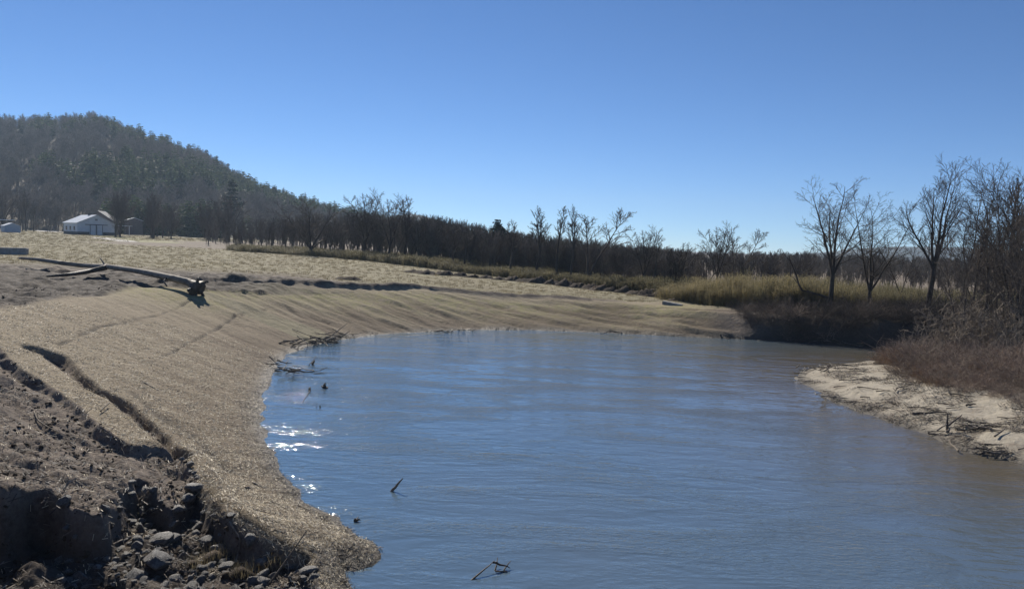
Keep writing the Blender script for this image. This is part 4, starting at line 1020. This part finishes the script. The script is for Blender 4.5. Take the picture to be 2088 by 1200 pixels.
# the fallen trunk with its root plate
L0 = gp(402, 602, .40)
lg = thing('fallen_log', 'long stripped fallen trunk with root plate lying across the mud at the bank crest', 'log', tuple(L0))
path = [gp(402, 602, .40), gp(384, 594, .48), gp(342, 584, .48), gp(280, 571, .50), gp(216, 560, .50)]
tube_obj('trunk', path, [.27, .19, .165, .15, .145], MAT['log'], lg, 12, .035, 3, L0)
tube_obj('limb', [path[-1] + np.array([.3, -.2, 0]), gp(175, 558, .50), gp(130, 555, .55), gp(80, 549, .62), gp(40, 545, .62)], [.145, .14, .13, .115, .08], MAT['log'], lg, 10, .04, 4, L0)
tube_obj('limb', [path[-1] + np.array([.2, -.3, -.05]), gp(180, 564, .30), gp(140, 568, .22), gp(96, 568, .14)], [.16, .13, .10, .05], MAT['dark_drift'], lg, 8, .05, 5, L0)
tube_obj('branch_stub', [path[-1], path[-1] + np.array([-.5, .3, .45])], [.07, .03], MAT['log'], lg, 6, .03, 6, L0)
tube_obj('branch_stub', [path[2], path[2] + np.array([-.05, -.35, -.2]), path[2] + np.array([.25, -.6, -.42])], [.06, .045, .03], MAT['dark_drift'], lg, 6, .03, 7, L0)
rngr = np.random.default_rng(9)
m = MB()
rp = path[0]; ax = norm(path[0] - path[1]); s1 = norm(np.cross(ax, [0, 0, 1.0])); s2 = np.cross(s1, ax)
ring = []
for r_, off, k_ in ((.20, -.5, 16), (.28, -.2, 16), (.40, .02, 16), (.35, .12, 16), (.0, .08, 16)):
    for a in range(16):
        rr_ = r_ * (1 + .28 * rngr.normal() * (r_ > .3)); an = a * math.pi / 8
        ring.append(rp - L0 + ax * (off + .06 * rngr.normal()) + (s1 * math.cos(an) + s2 * math.sin(an)) * rr_)
Fq = [(r * 16 + a, r * 16 + (a + 1) % 16, (r + 1) * 16 + (a + 1) % 16, (r + 1) * 16 + a) for r in range(4) for a in range(16)]
m.add(ring, Fq); link('root_plate', m.mesh('root_plate', MAT['dark_drift'], True), lg)
for a in range(5):
    an = a * 1.25 + rngr.normal(0, .15); d = s1 * math.cos(an) + s2 * math.sin(an); q = rp + d * .30
    tube_obj('root', [q, q + d * .28 + ax * .1, q + d * rngr.uniform(.16, .30) + ax * .15 + np.array([0, 0, -.08])], [.09, .06, .02], MAT['dark_drift'], lg, 6, .05, a, L0)

# soil heaps at the far edge of the field
def lump_mesh(seed, nx=18, ny=10):
    u, v = np.meshgrid(np.linspace(-1, 1, nx), np.linspace(-1, 1, ny))
    z = np.clip(1 - u ** 2, 0, 1) ** .8 * np.clip(1 - v ** 2, 0, 1) ** .8
    z = z * (0.75 + 1.1 * fbm(u * 2.2 + seed, v * 2.2, seed, 4)) - .12
    x = u * (1 + .15 * fbm(u * 2, v * 2, seed + 5, 2)); y = v * (1 + .2 * fbm(u * 2, v * 2, seed + 8, 2))
    i = np.arange(nx * ny).reshape(ny, nx)
    F = np.stack([i[:-1, :-1], i[:-1, 1:], i[1:, 1:], i[1:, :-1]], -1).reshape(-1, 4)
    return mesh_from('soil_heap', np.stack([x.ravel(), y.ravel(), z.ravel()], 1), F, MAT['heap'])
LM = [lump_mesh(140 + i) for i in range(5)]
HP = [(845, 556), (872, 559), (905, 561), (938, 563), (966, 566), (992, 567), (1018, 570), (1045, 572), (1072, 575), (1098, 577), (1126, 580), (1152, 583), (1178, 586), (1203, 589), (1228, 592), (1252, 594), (1276, 597), (1300, 600), (1322, 603), (1345, 606)]
for i, (a, b) in enumerate(HP):
    p = gp(a, b, -.05); o = link('soil_heap', LM[i % 5]); o.location = p; o.rotation_euler = (0, 0, rg.uniform(-.5, .1)); w = rg.uniform(.85, 1.5)
    o.scale = (w, rg.uniform(.6, 1.0), rg.uniform(.30, .62) * (1.15 if i > 12 else 1))
    tag(o, 'dark soil heap in the row between field and weeds', 'soil heap', 'dark soil heaps along the field edge')
for i, (a, b, w, lab) in enumerate(((708, 570, 1.3, 'low dark soil heap alone on the open field just above the bare berm'), (1378, 614, .8, 'small dark soil heap beside the concrete slab'))):
    p = gp(a, b, -.05); o = link('soil_heap', LM[(i + 2) % 5]); o.location = p; o.scale = (w, .7, .3); tag(o, lab, 'soil heap')

# stick helper and piles
STK = []
for i in range(6):
    rs = np.random.default_rng(150 + i); pts = np.zeros((6, 3)); pts[:, 0] = np.linspace(-.5, .5, 6); pts[:, 1:] = np.cumsum(rs.normal(0, .006, (6, 2)), 0)
    V, F = polytube(pts, [.5, .48, .42, .36, .28, .18], 5)
    for mk in ('drift', 'dark_drift'):
        W_ = V.copy(); c = np.repeat(pts, 1, 0)
        me = bpy.data.meshes.new('stick'); 
        # radius is stored in units of 0.04
        P = np.stack([np.interp(np.linspace(0, 5, 30), range(6), pts[:, j]) for j in range(3)], 1)
        Vt, Ft = tubes(P[None], (np.interp(np.linspace(0, 5, 30), range(6), [1, .95, .85, .7, .55, .3]) * .02)[None], 5)
        me = mesh_from('stick', Vt, Ft, MAT[mk]); STK.append(me)
def stick(name, p0, p1, r, kind=0, parent=None, label=None, cat=None, group=None):
    p0 = np.asarray(p0, float); p1 = np.asarray(p1, float); d = p1 - p0; Ln = np.linalg.norm(d)
    me = STK[(int(rg.integers(0, 6))) * 2 + kind]
    o = link(name, me, parent); o.location = tuple((p0 + p1) / 2) if parent is None else tuple((p0 + p1) / 2 - np.array(parent.location))
    o.rotation_mode = 'QUATERNION'; o.rotation_quaternion = Vector(tuple(d / Ln)).to_track_quat('X', 'Z')
    o.scale = (Ln, r / .02, r / .02)
    if label: tag(o, label, cat, group)
    return o
def pile(name, label, cat, pix, n, lmin, lmax, hmax, zfun=gp, r=(.012, .035), kinds=(0, 1, 1)):
    cs = [zfun(*q) for q in pix]; c0 = np.mean(cs, 0)
    t = thing(name, label, cat, tuple(c0))
    for i in range(n):
        a = cs[rg.integers(0, len(cs))] + np.array([rg.normal(0, .3), rg.normal(0, .25), rg.uniform(0.02, hmax)])
        az = rg.normal(0.4, .9); Ln = rg.uniform(lmin, lmax); d = np.array([math.cos(az), math.sin(az) * .8, rg.normal(0.02, .22)]); d /= np.linalg.norm(d)
        stick('branch', a - d * Ln / 2, a + d * Ln / 2, rg.uniform(*r), int(rg.choice(kinds)), t)
    return t
def wp(px, py, dz=0.0):
    p = PZ(px, py, 0.0); return np.array([p[0], p[1], dz])
t = pile('debris_pile', 'tangled pile of driftwood caught on the left bank at the waterline', 'driftwood pile', [(612, 708), (630, 704), (650, 700), (668, 694), (684, 692), (700, 689), (655, 706), (676, 700)], 74, .35, 1.5, .32)
c = np.array(t.location)
stick('branch', gp(676, 692, .2), gp(676, 692, .2) + np.array([.75, .1, .62]), .022, 0, t); stick('branch', gp(596, 672, .03), gp(650, 700, .2), .02, 1, t); stick('branch', gp(606, 686, .03), gp(636, 708, .1), .03, 1, t)
pile('debris_pile', 'small clump of driftwood on the left bank edge below the big pile', 'driftwood pile', [(553, 746), (562, 752), (570, 756)], 18, .25, .75, .28)
pile('snag', 'bristling snag of twigs in shallow water beside the small clump', 'snag', [(594, 762), (600, 765)], 16, .2, .65, .30, wp)
t = thing('snag', 'thin forked stick lying in the water near the left bank', 'snag', tuple(wp(645, 757)))
stick('branch', wp(618, 759, .01), wp(655, 757, .05), .02, 1, t); stick('branch', wp(652, 757, .03), wp(668, 757, .03) + np.array([0, 0, .16]), .018, 1, t); stick('branch', wp(640, 762, .0), wp(662, 761, .02), .018, 0, t)
t = thing('snag', 'short dark branch tip poking out of the water nearest the big pile', 'snag', tuple(wp(640, 742)))
stick('branch', wp(630, 744, .0), wp(646, 741, .26), .02, 1, t); stick('branch', wp(638, 743, .0), wp(644, 742, .14), .055, 1, t)
t = thing('snag', 'dark stump knob standing out of the water', 'snag', tuple(wp(663, 791)))
stick('branch', wp(663, 791, -.1), wp(663, 791, .17), .085, 1, t); stick('branch', wp(668, 791, .0), wp(660, 790, .13), .06, 1, t)
t = thing('snag', 'smaller dark knob with a trailing twig left of the stump knob', 'snag', tuple(wp(633, 796)))
stick('branch', wp(633, 796, -.05), wp(634, 795, .10), .055, 1, t); stick('branch', wp(632, 797, .02), wp(616, 820, .0), .012, 1, t)
t = thing('snag', 'tiny pair of twigs sticking out of the water below the knobs', 'snag', tuple(wp(647, 830)))
stick('branch', wp(645, 831, -.05), wp(645, 830, .13), .01, 1, t); stick('branch', wp(651, 830, -.03), wp(651, 830, .07), .03, 1, t)
stick('floating_stick', wp(797, 1001, -.03), wp(797, 1001, -.03) + np.array([.24, .02, .29]), .033, 0, None, 'short driftwood stick slanting up out of the open water', 'stick')
t = thing('floating_wood', 'small dark chunk of wood floating near the bank tip', 'driftwood', tuple(wp(728, 1062)))
stick('branch', wp(722, 1062, .01), wp(735, 1063, .02), .03, 1, t); stick('branch', wp(725, 1061, .02), wp(733, 1056, .05), .014, 0, t)
t = thing('snag', 'forked pale branch breaking the water at the bottom of the picture', 'snag', tuple(wp(1005, 1165)))
stick('branch', wp(955, 1183, -.02), wp(1006, 1158, .13), .016, 0, t); stick('branch', wp(1004, 1160, .11), wp(1040, 1160, .02), .02, 1, t); stick('branch', wp(1008, 1162, .0), wp(1012, 1150, .12), .014, 1, t); stick('branch', wp(1028, 1162, .0), wp(1042, 1154, .09), .012, 0, t); stick('branch', wp(1010, 1164, .0), wp(1034, 1166, .03), .022, 1, t)
for i, (a, b) in enumerate(((905, 680), (937, 676), (1243, 681), (1700, 700), (1760, 707), (1480, 690))):
    pile('debris_pile', ['small twig clump at the far waterline, nearest the big pile', 'small twig clump at the far waterline with upright twigs, second from the big pile', 'small twig clump at the far waterline below the berm end', 'pale twig clump at the far waterline under the low branched tree', 'pale twig clump at the far waterline nearest the sand bar', 'twig clump at the far waterline where the dark bank starts'][i], 'driftwood pile', [(a, b), (a + 9, b), (a - 8, b)], 9, .2, .8, .22, gp, (.01, .025))
stick('pale_branch', wp(1788, 711, .06), wp(1828, 712, .16), .04, 0, None, 'pale branch lying at the waterline where the river leaves behind the bar', 'branch')

# sticks on the sand bar
BARPIX = [(1632, 772), (1660, 752), (1800, 745), (1950, 800), (2120, 830), (2120, 950), (2040, 930), (1900, 882), (1760, 836)]
bar_h = ground_h
BX, BY = rg.uniform(9, 26, 900), rg.uniform(17, 36, 900)
_, bm_ = ground_h(BX, BY, True)
BZ = ground_h(BX, BY); dB, _, _ = sdist(BX, BY, RS)
brm = np.array(thk)[:, :2]
okb = (bm_['sand'] > .5) & (BZ > .05) & (np.abs(np.arctan2(BX, BY)) < .62) & (np.interp(np.arctan2(BX, BY), np.arctan2(brm[:, 0], brm[:, 1]), np.hypot(brm[:, 0], brm[:, 1])) > np.hypot(BX, BY))
for x_, y_, z_ in list(zip(BX[okb], BY[okb], BZ[okb]))[:70]:
    az = rg.normal(-.15, .5); Ln = rg.uniform(.25, .95) * (1.4 if rg.uniform() < .15 else 1)
    d = np.array([math.cos(az), math.sin(az), 0]) * Ln / 2; p = np.array([x_, y_, z_ + .03])
    q0, q1 = p - d, p + d; q1[2] += rg.uniform(-.01, .07)
    stick('driftwood_stick', q0, q1, rg.uniform(.010, .024), int(rg.integers(0, 2) | (rg.uniform() < .5)), None, 'thin driftwood stick lying on the sandy bar', 'stick', 'driftwood sticks strewn over the sand bar')
BR = [((1860, 845), (1930, 843), .04, 'dark driftwood branch lying along the middle of the sand bar'), ((1892, 884), (1960, 890), .032, 'dark driftwood branch near the water on the sand bar'), ((1970, 828), (1990, 827), .035, 'short dark driftwood piece below the bramble edge')]
for a, b, r, lab in BR: stick('driftwood_branch', gp(*a, .03), gp(*b, .04), r, 1, None, lab, 'branch')
t = thing('stump', 'upright forked stump of driftwood on the sand bar', 'driftwood', tuple(gp(1933, 880)))
p = gp(1933, 880)
stick('branch', p + np.array([0, 0, -.08]), p + np.array([-.03, 0, .55]), .045, 1, t); stick('branch', p + np.array([-.02, 0, .2]), p + np.array([.4, .1, .5]), .03, 1, t); stick('branch', p + np.array([-.35, -.05, .05]), p + np.array([0, 0, .3]), .025, 0, t); stick('branch', p + np.array([-.1, -.1, .0]), p + np.array([.05, -.1, .16]), .04, 0, t)
pile('debris_pile', 'driftwood tangle on the water edge of the sand bar, nearest the camera', 'driftwood pile', [(2008, 922), (2016, 925), (2024, 928)], 14, .15, .5, .2)
pile('debris_pile', 'driftwood tangle in the upper middle of the sand bar', 'driftwood pile', [(1985, 872), (2000, 876), (2010, 880)], 16, .25, .8, .15)
pile('debris_pile', 'pale driftwood tangle at the tip of the sand bar', 'driftwood pile', [(1655, 757), (1672, 754), (1690, 756)], 16, .2, .7, .12, gp, (.01, .03), (0, 0, 1))

# litter of small twigs, leaves and bark, too many to count
def litter_mesh(seed, n, rad, Lr, w, mat, hz=.02):
    rng = np.random.default_rng(seed); V, F = [], []
    for i in range(n):
        a = rng.uniform(0, 6.283); r = rad * math.sqrt(rng.uniform()); x0, y0 = r * math.cos(a), r * math.sin(a); b = rng.uniform(0, 6.283); Ll = rng.uniform(*Lr) / 2; c, s = math.cos(b) * Ll, math.sin(b) * Ll
        ww = w * rng.uniform(.5, 1.3); ox, oy = -math.sin(b) * ww, math.cos(b) * ww; z = rng.uniform(0, hz); dz = rng.normal(0, .25) * Ll; e = rng.uniform(-1, 1) * ww
        o = len(V); V += [(x0 - c - ox, y0 - s - oy, z - dz - e), (x0 + c - ox, y0 + s - oy, z + dz - e), (x0 + c + ox, y0 + s + oy, z + dz + e), (x0 - c + ox, y0 - s + oy, z - dz + e)]; F.append((o, o + 1, o + 2, o + 3))
    return mesh_from('litter', np.array(V), np.array(F), mat, False)
def tilted(x, y, rng):
    e = .15; gx_ = (ground_h(x + e, y) - ground_h(x - e, y)) / (2 * e); gy_ = (ground_h(x, y + e) - ground_h(x, y - e)) / (2 * e)
    gx_ = np.clip(gx_, -.7, .7); gy_ = np.clip(gy_, -.7, .7)
    return np.stack([np.arctan(gy_), -np.arctan(gx_), np.zeros(len(x))], 1)
def in_view(n, rng, r0, r1, a0=-38, a1=38, power=1.0):
    r = r0 * (r1 / r0) ** (rng.uniform(0, 1, n) ** power); a = np.radians(rng.uniform(a0, a1, n)); return r * np.sin(a), r * np.cos(a)
sb_ = [litter_mesh(160 + i, 9, .22, (.03, .13), .0042, MAT['straw'], .02) for i in range(4)] + [litter_mesh(166, 5, .22, (.03, .10), .006, MAT['dark_drift'], .02)]
x, y = in_view(25000, rg, 8.5, 33, -38, 3); x2, y2 = in_view(3500, rg, 8.5, 17, -34, -4); x = np.concatenate([x, x2]); y = np.concatenate([y, y2])
z, gm_ = ground_h(x, y, True)
k = (gm_['sand'] < .5) & (gm_['soil'] < .3) & (gm_['mud'] < .3) & (z > .02)
x, y, z = x[k], y[k], z[k]; n = len(x); sc = rg.uniform(.6, 1.2, n) * np.interp(np.hypot(x, y), [9, 20, 46], [.62, .8, 1.0])
scatter('straw', 'loose straw and fibres over the erosion matting', sb_, np.stack([x, y, z + .004], 1), tilted(x, y, rg), np.stack([sc] * 3, 1), rg.choice([0, 1, 2, 3, 4, 4], n))
lb = [litter_mesh(170 + i, 14, .3, (.04, .22), .006, MAT['dark_drift'], .04) for i in range(3)] + [litter_mesh(175, 8, .3, (.05, .22), .008, MAT['drift'], .04)]
x, y = in_view(9000, rg, 14, 38, 12, 38)
z, gm_ = ground_h(x, y, True); dd, _, _ = sdist(x, y, RS)
k = (gm_['sand'] > .5) & (z > .03) & (fbm(x * .9, y * .9, 501, 3) + .35 * np.exp(-dd / .5) > .09)
x, y, z = x[k], y[k], z[k]; n = len(x); sc = rg.uniform(.6, 1.2, n)
scatter('driftwood_litter', 'fine twigs and leaf litter strewn over the sand bar', lb, np.stack([x, y, z + .005], 1), tilted(x, y, rg), np.stack([sc] * 3, 1), rg.choice([0, 1, 2, 3], n))

x, y = in_view(9000, rg, 9, 46, -30, 26)
dd, _, _ = sdist(x, y, LS); z = ground_h(x, y)
k = (z > .0) & (dd < .45 + .5 * vnoise(x * .5, y * .5, 505)) & (vnoise(x * .7, y * .7, 506) > -.22)
x, y, z = x[k], y[k], z[k]; n = len(x); sc = rg.uniform(.4, .9, n)
scatter('shore_litter', 'stranded twigs and bark along the left waterline', lb + sb_[:1], np.stack([x, y, z + .005], 1), tilted(x, y, rg), np.stack([sc] * 3, 1), rg.choice([0, 1, 2, 3, 4], n))

# stones in the gully
def rock_mesh(seed, sub=2):
    import bmesh
    bm = bmesh.new(); bmesh.ops.create_icosphere(bm, subdivisions=sub + 1, radius=1.0)
    rs = np.random.default_rng(seed); ax = rs.normal(0, 1, (11, 3)); ax /= np.linalg.norm(ax, axis=1, keepdims=True); cut = rs.uniform(.42, .85, 11)
    for v in bm.verts:
        p = np.array(v.co)
        for a, c in zip(ax, cut):
            t = p @ a
            if t > c: p = p - a * (t - c) * .97
        p = p * (1 + .10 * (fbm(np.array([p[0] * 1.7 + seed]), np.array([p[1] * 1.7 + p[2]]), seed, 2)[0]))
        v.co = p
    me = bpy.data.meshes.new('rock'); bm.to_mesh(me); bm.free(); me.materials.append(MAT['rock'])
    me.polygons.foreach_set('use_smooth', np.ones(len(me.polygons), bool))
    return me
RK = [rock_mesh(180 + i) for i in range(9)]
k = 0; tries = 0; used = []
def put_rock(p, s, label, group=None, flat=.7):
    o = link('rock', RK[int(rg.integers(0, 9))]); o.location = (p[0], p[1], p[2] + s * flat * .25); o.rotation_euler = (rg.normal(0, .25), rg.normal(0, .25), rg.uniform(0, 6.28)); o.scale = (s * rg.uniform(.85, 1.3), s, s * flat * rg.uniform(.8, 1.2))
    tag(o, label, 'rock', group)
for a, b, s, lab in [(392, 1000, .34, 'largest pale boulder at the right end of the eroded bank'), (285, 1078, .17, 'pale rounded rock below the cut bank wall'), (330, 1106, .30, 'big dark rock in the middle of the gully'), (322, 1150, .32, 'big dark rock at the bottom of the gully below the other dark rock'), (505, 1108, .24, 'upright dark rock under the mat edge'), (405, 1075, .17, 'pointed grey rock between the boulder and the mat'), (355, 1102, .22, 'pale broad rock beside the big dark rock'), (535, 1148, .22, 'flat rock near the bottom end of the mat edge'), (440, 1128, .25, 'broad pale rock behind the grass clump')]:
    s *= .72; p = gp(a, b); put_rock(p, s, lab); used.append((p[0], p[1], s))
def to_px(p):
    q = np.asarray(p) - EYE; z = q @ _f
    return 1044 + FPX * (q @ _r) / z, 600 - FPX * (q @ _u) / z
cx, cy = rg.uniform(-9.5, -2.4, 6000), rg.uniform(6.8, 15.5, 6000)
cz = ground_h(cx, cy); ua, ub = to_px(np.stack([cx, cy, cz], 1))
ok = inpoly(cx, cy, GULLY) & (cz < 1.1) & (ub < 1215) & (ua > 120)
for x_, y_, z_ in zip(cx[ok], cy[ok], cz[ok]):
    if k >= 210: break
    s = rg.choice([.045, .06, .075, .10, .13, .18], p=[.20, .25, .22, .17, .10, .06])
    if any((x_ - u) ** 2 + (y_ - v) ** 2 < (.8 * (s + w)) ** 2 for u, v, w in used): continue
    used.append((x_, y_, s)); k += 1
    put_rock((x_, y_, z_), s, 'stone among the jumble in the gully between cut bank and mat edge', 'stones in the gully', rg.uniform(.55, .95))
# clods and gravel of the bare soil
ck = [rock_mesh(195 + i, 1) for i in range(3)]
for me in ck: me.materials[0] = MAT['clod']
x, y = in_view(26000, rg, 5.0, 40, -40, -6)
z, gm_ = ground_h(x, y, True)
k = ((gm_['soil'] > .5) | (gm_['mud'] > .5)) & (vnoise(x * 1.4, y * 1.4, 511) > -.12)
x, y, z = x[k], y[k], z[k]; n = len(x); s = .012 + .05 * rg.uniform(0, 1, n) ** 4 + .012 * (gm_['gully'][k])
scatter('clods', 'soil clods and small stones on the bare eroded ground', ck, np.stack([x, y, z], 1), yaw(n, rg, .4), np.stack([s * rg.uniform(.8, 1.6, n), s, s * .75], 1), rg.integers(0, 3, n))
x, y = in_view(4200, rg, 6.0, 34, -40, -8)
z, gm_ = ground_h(x, y, True); k = (gm_['soil'] > .5) & (gm_['mud'] < .5); x, y, z = x[k], y[k], z[k]; n = len(x); sc = rg.uniform(.5, 1.0, n)
scatter('twig_litter', 'scattered twigs and straw on the bare soil', [lb[3], sb_[0], lb[0]], np.stack([x, y, z + .005], 1), tilted(x, y, rg), np.stack([sc] * 3, 1), rg.integers(0, 3, n))

# frayed edge of the coir mat above the gully
pe = np.array(EDGE[1:]); seg = np.concatenate([[0], np.cumsum(np.linalg.norm(np.diff(pe, axis=0), axis=1))])
sN = np.linspace(0, seg[-1], 60); ex, ey = np.interp(sN, seg, pe[:, 0]), np.interp(sN, seg, pe[:, 1])
for _ in range(4): ex[1:-1] = (ex[:-2] + 2 * ex[1:-1] + ex[2:]) / 4; ey[1:-1] = (ey[:-2] + 2 * ey[1:-1] + ey[2:]) / 4
tx, ty = np.gradient(ex), np.gradient(ey); l = np.hypot(tx, ty); nx, ny = -ty / l, tx / l          # left of travel = towards the water
off = .13; mx, my = ex + nx * off, ey + ny * off
mz = base_h(mx + nx * .15, my + ny * .15) + .0
O0 = np.array([mx[0], my[0], mz[0]])
me_root = thing('coir_mat_edge', 'rolled frayed edge of the coir erosion mat above the stony gully', 'erosion mat', tuple(O0))
Pm = np.stack([mx, my, mz + .02 + .03 * vnoise(sN * 2, sN * 0, 521) - .02], 1)
V, F = tubes(Pm[None], (.10 + .03 * vnoise(sN * 3, sN * 0, 522))[None], 10)
link('roll', mesh_from('mat_roll', V - O0, F, MAT['coir']), me_root)
rs = np.random.default_rng(523); nf = 9000
t = rs.uniform(0, 58.9, nf); i = t.astype(int); f = (t - i)[:, None]; C = Pm[i] * (1 - f) + Pm[i + 1] * f
N3 = np.stack([nx[i], ny[i], np.zeros(nf)], 1); T3 = np.stack([tx[i], ty[i], np.zeros(nf)], 1); T3 /= np.linalg.norm(T3, axis=1, keepdims=True)
an = rs.uniform(.35, 3.5, nf)[:, None]                      # over the top and down the gully side
Dd = N3 * np.cos(an) + np.array([0, 0, 1.0]) * np.sin(an); base = C + Dd * .095; tip = base + (Dd * .6 + T3 * rs.normal(0, .7, (nf, 1)) + np.array([0, 0, -.25])) * rs.uniform(.015, .06, (nf, 1))
wv = T3 * .0025 + np.array([0, 0, .0015])
V = np.stack([base - wv, base + wv, tip + wv * .5, tip - wv * .5], 1).reshape(-1, 3) - O0
o = link('fibre_fringe', mesh_from('fibre_fringe', V, np.arange(nf * 4).reshape(-1, 4), MAT['coir'], False), me_root); o['kind'] = 'stuff'

# grass sods and bent sticks at the bottom of the gully
sod = [tuft_mesh(531 + i, 120, .22, .22, MAT['grass'], .0035) for i in range(2)]
for a, b, s, lab in ((448, 1140, 1.1, 'straw coloured grass sod hanging in the middle of the gully'), (400, 1155, .8, 'small grass sod on the left of the hanging sod'), (500, 1172, .95, 'grass sod at the foot of the mat edge'), (560, 1150, .8, 'grass sod under the upright stick')):
    p = gp(a, b); t = thing('grass_sod', lab, 'grass', tuple(p)); o = link('blades', sod[int(rg.integers(0, 2))], t); o.scale = (s, s, s)
    mm = RK[3].copy(); mm.materials[0] = MAT['clod']; o = link('soil_lump', mm, t); o.scale = (.24 * s, .22 * s, .14 * s)
def bent(name, pts, r, kind, label, cat='stick'):
    o0 = pts[0]; ob = tube_obj(name, pts, r, MAT[kind], None, 6, .03, 1, o0); tag(ob, label, cat); return ob
a = gp(468, 1078); bent('bent_stick', [a + (0, 0, .12), gp(478, 1095) + (0, 0, .12), gp(490, 1110) + (0, 0, .10), gp(486, 1135) + (0, 0, .08), gp(480, 1150) + (0, 0, .03)], [.016, .016, .014, .012, .009], 'drift', 'pale bent stick lying over the stones in the gully')
a = gp(545, 1195); bent('leaning_stick', [a, a + np.array([.22, .25, .33]), a + np.array([.40, .55, .62])], [.015, .013, .008], 'drift', 'long thin stick leaning up against the mat edge')
bent('thin_stick', [gp(205, 843, .06), gp(214, 836, .09), gp(224, 829, .1)], [.018, .016, .012], 'drift', 'short pale stick lying across the mat strip')
bent('curved_stick', [gp(70, 842, .03), gp(76, 860, .05), gp(92, 872, .05), gp(118, 882, .02)], [.016, .015, .013, .008], 'drift', 'thin curved pale stick on the bare soil slope')
for a0, a1, r, lab in (((515, 985), (540, 996), .03, 'short dark driftwood piece on the matting near the water'), ((500, 996), (512, 994), .026, 'pale wood chip beside the dark driftwood piece'), ((290, 778), (322, 796), .02, 'dark stick on the matting right of the long trench')):
    stick('stick', gp(*a0, .02), gp(*a1, .03), r, 0 if 'pale' in lab else 1, None, lab, 'stick')
rs = np.random.default_rng(541)
for i in range(26):
    a, b = rs.uniform(330, 720), rs.uniform(940, 1190); p = gp(a, b)
    if p[2] < .03 or inpoly(np.array([p[0]]), np.array([p[1]]), GULLY)[0]: continue
    az = rs.uniform(-1.2, .8); d = np.array([math.cos(az), math.sin(az), 0]) * rs.uniform(.06, .2)
    q0, q1 = p - d, p + d; q0[2] = GH(q0[0], q0[1]) + .012; q1[2] = GH(q1[0], q1[1]) + .02
    if min(q0[2], q1[2]) < .02: continue
    stick('twig', q0, q1, rs.uniform(.005, .010), 0, None, 'small pale twig lying on the near matting', 'twig', 'small twigs on the near matting')
